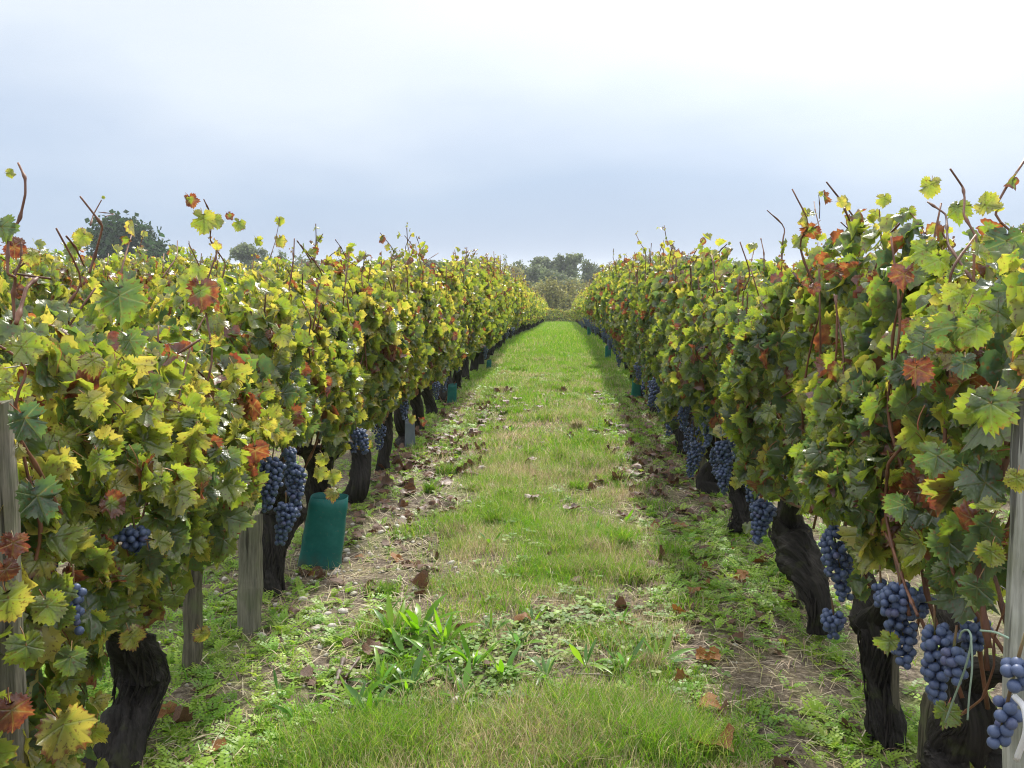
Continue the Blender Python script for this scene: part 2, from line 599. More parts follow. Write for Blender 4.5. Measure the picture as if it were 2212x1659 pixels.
# ------------------------------------------------------------------ ground sheet
gx = np.unique(np.concatenate([np.arange(-4, 4.01, 0.09), np.arange(-14, 14.1, 1.0), np.arange(-60, 61, 10.0), np.array([-1500, -700, -300, -150, 150, 300, 700, 1500.0])]))
gy = np.unique(np.concatenate([np.arange(0, 12, 0.09), np.arange(12, 62, 0.5), np.arange(62, 200, 4.0), np.array([-40, -20, -10, -5, -2, -1, 200, 260, 350, 500, 800, 1500.0])]))
GX, GY = np.meshgrid(gx, gy)
GZ = np.where((np.abs(GX) < 14) & (GY < 62), ground_z(GX, GY), gz(GY))
nx, ny = len(gx), len(gy)
ii = (np.arange(ny - 1)[:, None] * nx + np.arange(nx - 1)[None, :])
T = np.concatenate([np.stack([ii, ii + 1, ii + nx + 1], -1).reshape(-1, 3), np.stack([ii, ii + nx + 1, ii + nx], -1).reshape(-1, 3)])
link('ground', make_mesh('ground', np.stack([GX, GY, GZ], -1).reshape(-1, 3), T, [M_ground]), kind='structure')

# ------------------------------------------------------------------ vine leaf templates
_ra = np.array([0, .14, .30, .50, .72, .95, 1.08, 1.3, 1.5, 1.72, 1.98, 2.25, 2.6, 2.9, 3.06, pi])
_rr = np.array([1.0, .96, .87, .79, .84, .90, .91, .83, .75, .76, .79, .74, .68, .58, .46, .20])
VEINS = np.array([0, 1.08, -1.08, 1.98, -1.98])


def leaf_shape(r, n_out, inner, petiole):
    """Lobed, toothed vine leaf in the xy plane: stalk at the origin, tip towards +y, about 1 wide."""
    th = (np.arange(n_out) + 0.0) / n_out * 2 * pi
    th = np.where(th > pi, th - 2 * pi, th)
    lob = r.uniform(0.75, 1.25)
    rad = np.interp(np.abs(th), _ra, _rr)
    rad = 0.8 + (rad - 0.8) * np.where(np.abs(th) < 2.3, lob, 1.0)
    asym = r.normal(0, 0.06)
    rad = rad * (1 + asym * np.sin(th)) * (1 + r.normal(0, 0.04, n_out))
    if n_out >= 20:
        rad = rad * (1 + 0.075 * np.where(np.arange(n_out) % 2 == 0, 1, -1) * (np.abs(th) < 2.9))
    rad *= 0.62
    if n_out >= 40 and r.random() < 0.75:                      # a torn or eaten notch
        k = r.integers(4, n_out - 4)
        w = r.integers(1, 3)
        if abs(abs(th[k]) - pi) > 0.6:
            rad[k - w:k + w] *= r.uniform(0.55, 0.8)
    vo = np.zeros(n_out)
    for v in VEINS:
        vo[np.argmin(np.abs(((th - v + pi) % (2 * pi)) - pi))] = 1
    pts, ed, ve = [(0, 0)], [0.0], [1.0]
    if inner:
        ta = np.array([0, .5, 1.08, 1.5, 1.98, 2.6, -2.6, -1.98, -1.5, -1.08, -.5])
        ta = np.where(ta < 0, ta + 2 * pi, ta)
        to = np.where(th < 0, th + 2 * pi, th)
        ri = np.interp(np.abs(np.where(ta > pi, ta - 2 * pi, ta)), _ra, _rr) * 0.62 * 0.52
        for a, q, i in zip(ta, ri, range(11)):
            pts.append((q * sin(a), q * cos(a)))
            ed.append(0.5)
            ve.append(1.0 if i in (0, 2, 4, 7, 9) else 0.0)
        for a, q, v in zip(to, rad, vo):
            pts.append((q * sin(a), q * cos(a)))
            ed.append(1.0)
            ve.append(v)
        T = [(0, 1 + i, 1 + (i + 1) % 11) for i in range(11) if i != 5]
        T.append((0, 6, 7))
        oi = 0
        base = 12
        for i in range(11):                                     # strip between the inner and outer rings
            a1 = ta[(i + 1) % 11] if i < 10 else 2 * pi
            while oi < n_out and (to[oi] + pi / n_out) < (ta[i] + a1) / 2:
                T.append((1 + i, base + oi, base + (oi + 1) % n_out))
                oi += 1
            T.append((1 + i, base + oi % n_out, 1 + (i + 1) % 11))
        while oi < n_out:
            T.append((1, base + oi, base + (oi + 1) % n_out))
            oi += 1
        T = [(a, c, b) for a, b, c in T]
    else:
        for a, q, v in zip(th, rad, vo):
            pts.append((q * sin(a), q * cos(a)))
            ed.append(1.0)
            ve.append(0.0)
        T = [(0, 1 + (i + 1) % n_out, 1 + i) for i in range(n_out)]
    P = np.array(pts)
    rr = np.hypot(P[:, 0], P[:, 1])
    ang = np.arctan2(P[:, 0], P[:, 1])
    fold, droop = r.uniform(-0.35, 0.75), r.uniform(-0.5, 1.1)
    z = fold * np.abs(P[:, 0]) - droop * rr ** 2 - r.uniform(0, .5) * np.maximum(P[:, 1], 0) ** 2
    z += r.uniform(0.10, 0.34) * rr ** 1.3 * np.sin(3 * ang + r.uniform(0, 6)) + r.uniform(0.03, 0.10) * rr * np.sin(7 * ang + r.uniform(0, 6))
    z += r.normal(0, 0.02, len(z)) * (np.array(ed) > 0.9)
    z += 0.035 * (1 - np.array(ve)) * (rr > 0.05)
    V = np.column_stack([P, z])
    T = np.array(T)
    M = np.zeros(len(T), int)
    ed, ve = np.array(ed), np.array(ve)
    if petiole:
        pp = catmull([(0, 0, 0), (0, -.22, -.07), (r.normal(0, .06), -.48, -.3)], 4)
        pv, pt = tube(pp, 0.018, 3, False)
        T = np.vstack([T, pt + len(V)])
        V = np.vstack([V, pv])
        M = np.concatenate([M, np.ones(len(pt), int)])
        ed, ve = np.concatenate([ed, np.zeros(len(pv))]), np.concatenate([ve, np.ones(len(pv))])
    return V, T, ed, ve, M


HI = [leaf_shape(rng, 52, True, True) for _ in range(18)]
MID = [leaf_shape(rng, 24, False, False) for _ in range(12)]
LOW = [leaf_shape(rng, 11, False, False) for _ in range(10)]
FAR = [leaf_shape(rng, 7, False, False) for _ in range(8)]


def leaf_mesh(tpl, hue, red, name='leaf'):
    V, T, ed, ve, M = tpl
    A = np.column_stack([np.full(len(V), hue), np.full(len(V), red), ed, ve])
    return make_mesh(name, V * LEAF_UNIT, T, [M_leaf, M_petiole], A, 'leaf_data', M)


LEAF_UNIT = 0.09        # library leaves are modelled at this width
TYPES = [(.08, .05), (.2, .12), (.28, .3), (.38, .05), (.45, .28), (.52, .1), (.6, .3), (.7, .12), (.8, .35), (.92, .25), (.5, .55), (.25, .68), (.7, .72), (.15, .98), (.6, 1.0)]
TY = np.array(TYPES)
LIB = [[leaf_mesh(HI[(3 * k + j) % len(HI)], *t) for j in range(5)] for k, t in enumerate(TYPES)]


def scatter(tpls, pos, F, size, hue, red, r):
    """Many leaves into one mesh: returns vertices, triangles, attributes."""
    which = r.integers(0, len(tpls), len(pos))
    Vs, Ts, As, n = [], [], [], 0
    for k, (V, T, ed, ve, M) in enumerate(tpls):
        s = np.where(which == k)[0]
        if not len(s):
            continue
        W = pos[s][:, None, :] + size[s][:, None, None] * np.einsum('vi,nij->nvj', V, F[s])
        A = np.zeros((len(s), len(V), 4))
        A[..., 0], A[..., 1], A[..., 2], A[..., 3] = hue[s][:, None], red[s][:, None], ed, ve
        tt = T[None] + (np.arange(len(s)) * len(V))[:, None, None] + n
        Vs.append(W.reshape(-1, 3))
        Ts.append(tt.reshape(-1, 3))
        As.append(A.reshape(-1, 4))
        n += W.shape[0] * W.shape[1]
    return np.concatenate(Vs), np.concatenate(Ts), np.concatenate(As)


def canopy(r, N, yw, half, zbot, ztop, hw=0.25, hue0=.5, huesd=.2, redp=.10, side=None, smin=.040, smax=.100):
    """Leaves of one vine in its own coordinates (x across the row, y along it); yw = its place along the row."""
    y = r.uniform(-half, half, N)
    s = r.choice([-1.0, 1.0], N) if side is None else np.where(r.random(N) < side, 1.0, -1.0)
    u = r.beta(1.15, 1.05, N)
    wob = n2(y + yw, s * 3.1 + 7, 1.6, 5)
    zt = ztop + (wob - .5) * .30
    zb = zbot + (n2(y + yw, s * 5 + 2, 1.8, 9) - .5) * .36
    z = zb + (zt - zb) * u
    bul = fbm(np.stack([(y + yw) * 2.3, z * 2.6, s * 4.0], -1), 31, 2)
    prof = np.sin(np.clip(u, 0, 1) * pi * .86 + .38) ** .5
    w = hw * prof * (.50 + 1.05 * bul)
    x = s * w * (1 - np.abs(r.normal(0, .22, N)))
    n = np.stack([s * r.uniform(.25, 1.1, N), r.normal(-.18, .7, N), r.uniform(-.3, .95, N) + 1.1 * np.clip(u - .86, 0, 1) * 7], -1)
    rnd = r.random(N) < .26
    n[rnd] = r.normal(0, 1, (rnd.sum(), 3))
    d = np.stack([s * .45 + r.normal(0, .3, N), r.normal(0, .5, N), np.full(N, -1.0) + r.normal(0, .35, N)], -1)
    F = frames(n, d)
    size = (smin + (smax - smin) * r.beta(1.25, 1.7, N)) * np.where(u > .85, .72, 1.0)
    hue = np.clip(r.normal(hue0, huesd, N) + .16 * (u - .5), 0.02, .98)
    red = np.clip(r.beta(1.2, 3.2, N) * .5 + np.where(r.random(N) < redp, r.uniform(.3, .8, N), 0), 0, 1)
    pos = np.stack([x, y, z], -1) - F[:, 1, :] * (size * .3)[:, None]
    return dict(pos=pos, F=F, size=size, hue=hue, red=red, s=s, u=u)


def add_tip_leaves(r, c, tips):
    # small leaves on shoots that rise above the row
    for cp in tips:
        Q = catmull(cp, 30)
        k = int(r.integers(6, 12))
        p = Q[r.integers(16, 30, k)] + r.normal(0, .02, (k, 3))
        F = frames(r.normal(0, 1, (k, 3)) + (0, -.4, .3), r.normal(0, .7, (k, 3)) + (0, 0, -.6))
        new = dict(pos=p, F=F, size=r.uniform(.02, .06, k), hue=r.uniform(.5, .9, k), red=r.uniform(.1, .6, k), s=np.ones(k), u=np.ones(k))
        c = {kk: np.concatenate([c[kk], new[kk]]) for kk in c}
    return c


def trunk_geo(P, R, sides=22, rings=34, seed=0, gnarl=1.0, mb=None, m=0):
    """Gnarled wood round a path: fluted, twisted and lumpy."""
    P = catmull(P, rings)
    R = np.interp(np.linspace(0, 1, rings), np.linspace(0, 1, len(R)), R)
    V, T = tube(P, R, sides)
    C = np.vstack([np.repeat(P, sides, 0), P[0], P[-1]])
    a = np.concatenate([np.tile(np.arange(sides) / sides * 2 * pi, rings), [0, 0]])
    L = np.concatenate([[0], np.cumsum(np.linalg.norm(np.diff(P, axis=0), axis=1))])
    l = np.concatenate([np.repeat(L, sides), [0, L[-1]]])
    tw = a + l * 5.0
    q = np.stack([np.cos(tw) * 2.6, np.sin(tw) * 2.6, l * 5.5], -1)
    ridge = fbm(q, seed, 5, .68) - .5
    lump = fbm(np.stack([np.cos(a), np.sin(a), l * 9.0], -1) * 1.1, seed + 50, 2) - .5
    V = C + (V - C) * (1 + gnarl * (1.0 * ridge + .95 * lump))[:, None]
    A = np.stack([np.cos(tw) * .5, np.sin(tw) * .5, l * 1.3, np.zeros_like(l)], -1) + .6
    mb = mb or MB()
    return mb.add(V, T, A, m)


def generic_trunk(r, hi, height=.46, rad=.055):
    lean = r.normal(0, .05, 2)
    k = 5
    z = np.linspace(-.06, height, k)
    P = np.stack([r.normal(0, .016, k) + lean[0] * np.linspace(0, 1, k), r.normal(0, .03, k) + lean[1] * np.linspace(0, 1, k) * 1.5, z], -1)
    R = np.array([1.35, 1.0, .92, 1.15, 1.25]) * rad * r.uniform(.85, 1.15)
    sd = int(r.integers(0, 9999))
    mb = trunk_geo(P, R, 22 if hi else 9, 32 if hi else 9, sd, 1.0)
    for sgn in (-1, 1):                                         # two arms along the row
        a = P[-1] + np.array([0, 0, -.03])
        e = a + np.array([r.normal(0, .03), sgn * r.uniform(.16, .32), r.uniform(.05, .14)])
        m = (a + e) / 2 + np.array([r.normal(0, .02), 0, r.uniform(0, .05)])
        trunk_geo([a, m, e], [rad * .95, rad * .7, rad * .45], 14 if hi else 6, 14 if hi else 5, sd + 7 + sgn, 1.1, mb)
    return mb, P[-1]


def cane_geo(P, r0=.0042, r1=.0022, sides=6, n=16, mb=None, seed=0, straight=False):
    Q = catmull(P, n)
    if straight:                                                # straight internodes, bends only at the nodes
        tt = np.linspace(0, len(P) - 1, n)
        Q = .25 * Q + .75 * np.stack([np.interp(tt, np.arange(len(P)), np.asarray(P, float)[:, i]) for i in range(3)], -1)
    L = np.concatenate([[0], np.cumsum(np.linalg.norm(np.diff(Q, axis=0), axis=1))])
    node = np.maximum(0, np.cos((L / .085 + seed * .37) * 2 * pi)) ** 6
    R = np.linspace(r0, r1, n) * (1 + .7 * node)
    mb = mb or MB()
    V, T = tube(Q, R, sides)
    return mb.add(V, T)


def random_cane(r, ztop, face=0.0):
    y0 = r.uniform(-.32, .32)
    p = np.array([r.normal(face * .07, .03), y0, r.uniform(.42, .52)])
    drift = np.array([r.normal(face * .025, .03), r.normal(0, .07), 0])
    pts = [p]
    k = 5
    for i in range(1, k + 1):
        p = p + drift + np.array([r.normal(0, .028), r.normal(0, .04), (ztop - .45) / k])
        p[0] = np.clip(p[0], -.2, .2)
        pts.append(p.copy())
    return pts


# ------------------------------------------------------------------ grapes
def ico(sub, name='grape'):
    import bmesh
    bm = bmesh.new()
    bmesh.ops.create_icosphere(bm, subdivisions=sub, radius=1.0)
    bmesh.ops.triangulate(bm, faces=bm.faces)
    V = np.array([v.co[:] for v in bm.verts])
    bm.verts.index_update()
    T = np.array([[v.index for v in f.verts] for f in bm.faces])
    bm.free()
    return V, T


ICO1, ICO2 = ico(1), ico(2)
_gr = np.random.default_rng(3)
GRAPES = []
for q in range(4):
    V = ICO2[0] * (1, 1, 1 + .05 * q) * (1 + _gr.normal(0, .012, (len(ICO2[0]), 1)))
    GRAPES.append(make_mesh('grape', V, ICO2[1], [M_grape]))


def bunch_points(r, L, Wd, rb, nmax=75):
    """Berry centres of a hanging bunch (top at the origin), packed without big overlaps."""
    pts = []
    ph, wing = r.uniform(0, 6.3), r.uniform(.05, .35)
    for _ in range(2600):
        t = r.random()
        w = Wd * (1 - .72 * t ** 1.2) * (min(1, .45 + t * 4))
        a, q = r.uniform(0, 2 * pi), r.random() ** .35
        w *= 1 + wing * cos(a - ph + t * 3) * (1 if t < .6 else .4)
        p = np.array([cos(a) * w * q, sin(a) * w * q, -t * L - rb + r.normal(0, .002)])
        if all(np.sum((p - o) ** 2) > (1.62 * rb) ** 2 for o in pts):
            pts.append(p)
            if len(pts) >= nmax:
                break
    return np.array(pts)


def stem_mesh(L):
    V, T = tube([(0, 0, .035), (.003, .002, 0), (0, 0, -L * .8)], [.002, .0025, .0012], 5)
    return make_mesh('grape_bunch', V, T, [M_stem])


def merged_bunch(r, L, Wd, rb, prim, nmax):
    P = bunch_points(r, L, Wd, rb, nmax)
    mb = MB()
    V, T = prim
    for p in P:
        mb.add(p + V * rb * r.uniform(.85, 1.1), T)
    V, T = tube([(0, 0, .04), (.003, .002, 0), (0, 0, -L * .7)], [.002, .0025, .0012], 4)
    mb.add(V, T, m=1)
    return mb.mesh('grape_bunch', [M_grape, M_stem])


_br = np.random.default_rng(11)
BUNCH_MID = [merged_bunch(_br, _br.uniform(.11, .17), _br.uniform(.034, .046), .0085, ICO1, 55) for _ in range(6)]
BUNCH_FAR = [merged_bunch(_br, _br.uniform(.12, .18), _br.uniform(.04, .05), .012, ICO1, 24) for _ in range(4)]


def near_bunch(parent, base, top, L, Wd, r, rb=.0088, nmax=70):
    """A bunch whose berries are objects; top is a world point."""
    b = link('grape_bunch', stem_mesh(L), parent, tuple(np.asarray(top) - base))
    b.rotation_euler = (r.normal(0, .12), r.normal(0, .12), r.uniform(0, 6))
    for p in bunch_points(r, L, Wd, rb, nmax):
        g = link('grape', GRAPES[r.integers(0, 4)], b, tuple(p))
        g.scale = (rb * r.uniform(.86, 1.1),) * 3
        g.rotation_euler = tuple(r.uniform(0, 6, 3))
    return b


# ------------------------------------------------------------------ the two vine rows
XL, XR = -1.14, 0.87
NEAR_END = 9.4
left_y = [1.45, 2.3, 3.42, 4.2, 4.95, 5.7, 6.5, 7.2, 8.05, 9.0]
right_y = [1.78, 2.5, 3.45, 4.5, 5.25, 5.95, 6.65, 7.45, 8.3, 9.2]
LBL_L = [
    'gnarled vine with reddened low leaves, beside the grey post nearest on the left',
    'thick black gnarled vine trunk with swollen head, left row, first trunk fully in view',
    'black-trunked vine with three grape bunches in front, just behind the split grey stake',
    'twisted dark vine right behind the large green plant guard of the left row',
    'black vine with a hanging curtain of yellow leaves, next beyond the large green guard',
    'left row vine with a small bunch and short dark trunk, second beyond the green guard',
    'black straight-trunked vine of the left row beside the grey plastic guard',
    'left row vine with orange-edged low leaves just beyond the grey plastic guard',
    'dark left row vine immediately before the narrow green guard by the path',
    'left row vine level with the narrow green guard, yellow leaved and dense',
]
LBL_R = [
    'shaded vine with pale tie strings and blue grapes, beside the whitish post on the right',
    'right row vine with bark-split trunk under the largest blue grape bunch',
    'right row vine with trunk leaning towards the path and long hanging bunch beside it',
    'stout right row vine with reddish arching cane, next beyond its leaning neighbour',
    'right row vine whose long dark bunches hang low in front of its trunk',
    'right row vine standing at the thin dark stake, with stacked blue bunches',
    'black massive vine trunk with mossy head in the right row beyond the thin dark stake',
    'right row vine hung with dark bunches just before the nearest green guard on the right',
    'right row vine directly behind the nearest green guard on the right',
    'right row vine second beyond the nearest green guard, dark bunches under yellow leaves',
]
near_vines = {'L': [], 'R': []}


def trunk_from_pixels(pts, widths, X, base):
    P = np.array([at_x(px, py, X) for px, py in pts]) - base
    R = np.array([w * .5 * (at_x(px, py, X)[1]) / FPX for (px, py), w in zip(pts, widths)])
    return P, R


BARE = [  # parts of the rows that are bare of leaves: trunks, stakes, hanging bunches
    (232, 1392, 352, 1700), (565, 968, 662, 1172), (250, 1138, 328, 1200), (142, 1262, 180, 1370), (515, 1115, 655, 1375), (640, 1072, 750, 1235), (668, 945, 705, 1065),
    (742, 1015, 772, 1100), (400, 1230, 440, 1450), (835, 890, 880, 985), (1620, 1080, 1692, 1182), (1755, 1132, 1845, 1305), (1688, 1112, 1770, 1370), (1765, 1318, 1830, 1388), (1872, 1248, 2010, 1435),
    (1972, 1342, 2085, 1512), (2072, 1332, 2145, 1418), (1872, 1400, 1950, 1625), (2150, 845, 2230, 1700), (1585, 1050, 1625, 1140), (1540, 945, 1585, 1060), (1462, 880, 1500, 970),
    (1945, 1480, 2150, 1700), (450, 1235, 520, 1700),
]
BR = np.array(BARE, float)


def bare(W, margin):
    # True where a leaf at world point W would hide one of the bare spots
    q = (W - (0, 0, EYE)) @ np.array(CR)
    px, py = q[:, 0] / -q[:, 2] * FPX + PW / 2, PH / 2 - q[:, 1] / -q[:, 2] * FPX
    m = .55 * margin * FPX / -q[:, 2]
    ins = (px[:, None] > BR[:, 0] - m[:, None]) & (px[:, None] < BR[:, 2] + m[:, None]) & (py[:, None] > BR[:, 1] - m[:, None]) & (py[:, None] < BR[:, 3] + m[:, None])
    return ins.any(1)


CUSTOM = {
    ('L', 1): ([(205, 1730), (250, 1625), (292, 1530), (305, 1455), (282, 1395), (262, 1350)], [112, 108, 100, 118, 85, 50]),
    ('L', 2): ([(585, 1320), (588, 1250), (592, 1180), (608, 1110), (600, 1050)], [72, 46, 55, 78, 60]),
    ('R', 0): ([(2120, 1760), (2090, 1680), (2075, 1610), (2105, 1560), (2080, 1480)], [170, 150, 120, 100, 60]),
    ('R', 1): ([(1920, 1640), (1910, 1560), (1898, 1470), (1900, 1390), (1890, 1330)], [60, 66, 58, 78, 90]),
    ('R', 2): ([(1770, 1370), (1768, 1310), (1752, 1250), (1722, 1195), (1700, 1150), (1705, 1110)], [40, 44, 66, 80, 76, 50]),
    ('R', 3): ([(1606, 1150), (1604, 1100), (1600, 1050), (1606, 1000)], [62, 50, 56, 60]),
    ('R', 6): ([(1484, 985), (1482, 930), (1470, 890), (1476, 850)], [42, 46, 64, 60]),
}


def build_near(row, i, y, X, n_leaf, n_obj):
    r = np.random.default_rng(1000 + i * 7 + (0 if row == 'L' else 500))
    base = np.array([X, y, float(gz(y))])
    v = thing('grapevine', (LBL_L if row == 'L' else LBL_R)[i], 'grapevine', tuple(base), 'grapevines in the row left of the grass path' if row == 'L' else 'grapevines in the row right of the grass path')
    # trunk
    if (row, i) in CUSTOM:
        P, R = trunk_from_pixels(*CUSTOM[(row, i)], X, base)
        mb = trunk_geo(P, R, 52, 90, 100 + i, 1.15)
        head = P[-1]
        for sgn in (-1, 1):
            e = head + np.array([r.normal(0, .03), sgn * r.uniform(.15, .3), r.uniform(.06, .14)])
            trunk_geo([head - (0, 0, .03), (head + e) / 2 + (0, 0, .02), e], [R[-1] * .9, .03, .018], 14, 16, 300 + i + sgn, 1.1, mb)
        for q in range(110 if i < 3 else 40):                    # loose strips of bark
            a = r.uniform(0, 2 * pi)
            t0 = r.uniform(.02, .75)
            tt = np.clip(np.linspace(t0, t0 + r.uniform(.08, .3), 6), 0, 1)
            C = catmull(P, 60)[(tt * 59).astype(int)]
            RR = np.interp(tt, np.linspace(0, 1, len(R)), R) * r.uniform(.98, 1.14, 6)
            aa = a + tt * 2.0
            S = C + np.stack([np.cos(aa) * RR, np.sin(aa) * RR, np.zeros(6)], -1)
            trunk_geo(S[::2], [.0012, .0034, .0008], 4, 6, q, .3, mb, 1)
    else:
        mb, head = generic_trunk(r, True, r.uniform(.40, .52), r.uniform(.046, .06))
    link('trunk', mb.mesh('trunk', [M_bark, M_strip]), v)
    # canes
    ztop = {'L': [1.08, 1.13, 1.24, 1.22, 1.25, 1.33, 1.33, 1.28, 1.28, 1.30], 'R': [1.36, 1.29, 1.27, 1.27, 1.31, 1.31, 1.30, 1.33, 1.34, 1.33]}[row][i]
    zbot = {'L': [.14, .46, .46, .44, .40, .42, .40, .40, .40, .40], 'R': [.34, .34, .34, .33, .31, .31, .30, .30, .30, .30]}[row][i]
    face = 1.0 if row == 'L' else -1.0
    tips = []
    for q in range(10):
        cp = random_cane(r, ztop - .08 + r.normal(.0, .07), face * (q % 2))
        if q % 3 == 0:
            cp += [cp[-1] + np.array([r.normal(0, .02), r.normal(0, .03), .07]), cp[-1] + np.array([r.normal(0, .04), r.normal(0, .05), r.uniform(.11, .19)])]
            tips.append(cp)
        link('cane', cane_geo(cp, sides=6, n=26, seed=q).mesh('cane', [M_cane]), v)
    for q in range(0):
        link('cane', cane_geo(random_cane(r, ztop - .08 + r.normal(.0, .07), face * (q % 2)), sides=6, n=18, seed=q).mesh('cane', [M_cane]), v)
    # leaves
    outer = .02
    hue0, redp = (.52, .07) if row == 'L' else (.36, .09)  # right row's shade put into the leaf hue: greener, darker than left
    c = canopy(r, n_leaf, y, .56 if i else .5, zbot, ztop, .25, hue0, .24, redp, side=.64 if row == 'L' else .36)
    ctr = c['pos'] + c['F'][:, 1, :] * (c['size'] * .3)[:, None]
    keep = ~(bare(ctr + base, c['size'] * .34) & ((ctr[:, 0] * face > outer) | (ctr[:, 2] < .5)))
    for kk in list(c):
        c[kk] = c[kk][keep]
    n_leaf = int(keep.sum())
    c = add_tip_leaves(r, c, tips)
    n_leaf = len(c['size'])
    big = c['size'] * 0 + r.random(n_leaf) * .08
    score = face * c['pos'][:, 0] + big + .25 * np.clip(c['u'] - .8, 0, 1) - .12 * (c['u'] < .04)
    order = np.argsort(-score)
    pick, rest = order[:n_obj], order[n_obj:]
    dist = np.abs(TY[None, :, 0] - c['hue'][pick][:, None]) + 1.1 * np.abs(TY[None, :, 1] - c['red'][pick][:, None])
    ty = dist.argmin(1)
    for k, j in zip(ty, pick):
        o = bpy.data.objects.new('leaf', LIB[k][r.integers(0, 5)])
        m = Matrix(c['F'][j].T.tolist()).to_4x4()
        m.translation = c['pos'][j]
        o.matrix_basis = m @ Matrix.Scale(float(c['size'][j]) / LEAF_UNIT, 4)
        o.parent = v
        col.objects.link(o)
    V, T, A = scatter(MID, c['pos'][rest], c['F'][rest], c['size'][rest], c['hue'][rest], c['red'][rest], r)
    link('inner_foliage', make_mesh('inner_foliage', V, T, [M_leaf], A), v, kind='stuff')
    near_vines[row].append((y, v, base))
    return v


for i, y in enumerate(left_y):
    build_near('L', i, y, XL, 1200, 290 if i < 5 else 170)
for i, y in enumerate(right_y):
    build_near('R', i, y, XR, 1300, 290 if i < 5 else 170)


def vine_at(row, y):
    return min(near_vines[row], key=lambda q: abs(q[0] - y))


# shoots standing out above the rows, drawn at the row's own distance
SHOOTS = [
    ('L', [(32, 725), (30, 640), (25, 600), (15, 590), (25, 520), (38, 472), (38, 420), (42, 385), (48, 352)], .0062),
    ('L', [(25, 600), (36, 560), (42, 525)], .005),
    ('L', [(32, 700), (65, 622), (87, 600)], .0075),
    ('L', [(85, 602), (60, 590), (58, 560)], .005),
    ('L', [(200, 590), (207, 552), (203, 490), (196, 463), (191, 424)], .006),
    ('L', [(204, 487), (216, 464), (222, 432)], .0035),
    ('L', [(216, 468), (228, 462), (240, 458)], .0025),
    ('L', [(143, 510), (160, 535), (185, 575)], .0045),
    ('L', [(425, 745), (446, 697), (480, 640), (490, 570), (473, 520), (458, 466), (448, 430)], .005),
    ('L', [(358, 600), (380, 555), (398, 520)], .004),
    ('L', [(590, 560), (600, 520), (610, 470)], .003),
    ('L', [(622, 640), (625, 560), (628, 515)], .006),
    ('L', [(690, 600), (660, 555), (637, 520)], .006),
    ('L', [(690, 590), (690, 550), (692, 505)], .005),
    ('L', [(745, 560), (742, 535), (733, 518)], .005),
    ('R', [(2123, 676), (2117, 556), (2103, 512), (2089, 464), (2077, 428), (2069, 404), (2071, 364)], .0055),
    ('R', [(1805, 560), (1779, 520), (1761, 488), (1753, 456), (1744, 435)], .004),
    ('R', [(1761, 472), (1768, 445), (1773, 420)], .003),
    ('R', [(2111, 612), (2063, 528), (2035, 464), (2017, 436)], .0055),
    ('R', [(1895, 580), (1894, 520), (1895, 452)], .004),
    ('R', [(2003, 504), (1975, 484), (1947, 456)], .004),
    ('R', [(1820, 530), (1828, 505), (1833, 480)], .004),
    ('R', [(1660, 585), (1658, 545), (1652, 515)], .005),
    ('R', [(1475, 620), (1468, 590), (1462, 560)], .006),
    # long bare canes in front of the right row's leaves
    ('R', [(1740, 1105), (1690, 1080), (1640, 1010), (1620, 940), (1640, 890), (1720, 840)], .009),
    ('R', [(1960, 1330), (1935, 1210), (1920, 1110), (1950, 1000), (1985, 930)], .008),
    ('R', [(2170, 1400), (2160, 1200), (2152, 1000), (2150, 860)], .010),
    ('R', [(2178, 1440), (2140, 1260), (2100, 1150), (2040, 1040)], .007),
    ('R', [(2000, 1330), (1955, 1270), (1930, 1180), (1870, 1060), (1820, 1010)], .006),
    ('R', [(2040, 1575), (2120, 1510), (2150, 1440), (2150, 1380), (2175, 1300)], .004),
]
for q, (row, pts, rad) in enumerate(SHOOTS):
    X = (XL + .06 if row == 'L' else XR - .06) if rad < .0071 and pts[0][1] < 900 else (XL + .2 if row == 'L' else XR - .2)
    W = np.array([at_x(px, py, X) for px, py in pts])
    W[:, 0] += np.random.default_rng(q).normal(0, .012, len(W))
    y, v, base = vine_at(row, float(W[0, 1]))
    link('cane', cane_geo(W - base, rad * .52, rad * .36, 7, 8 * len(pts), seed=q, straight=True).mesh('cane', [M_cane]), v)

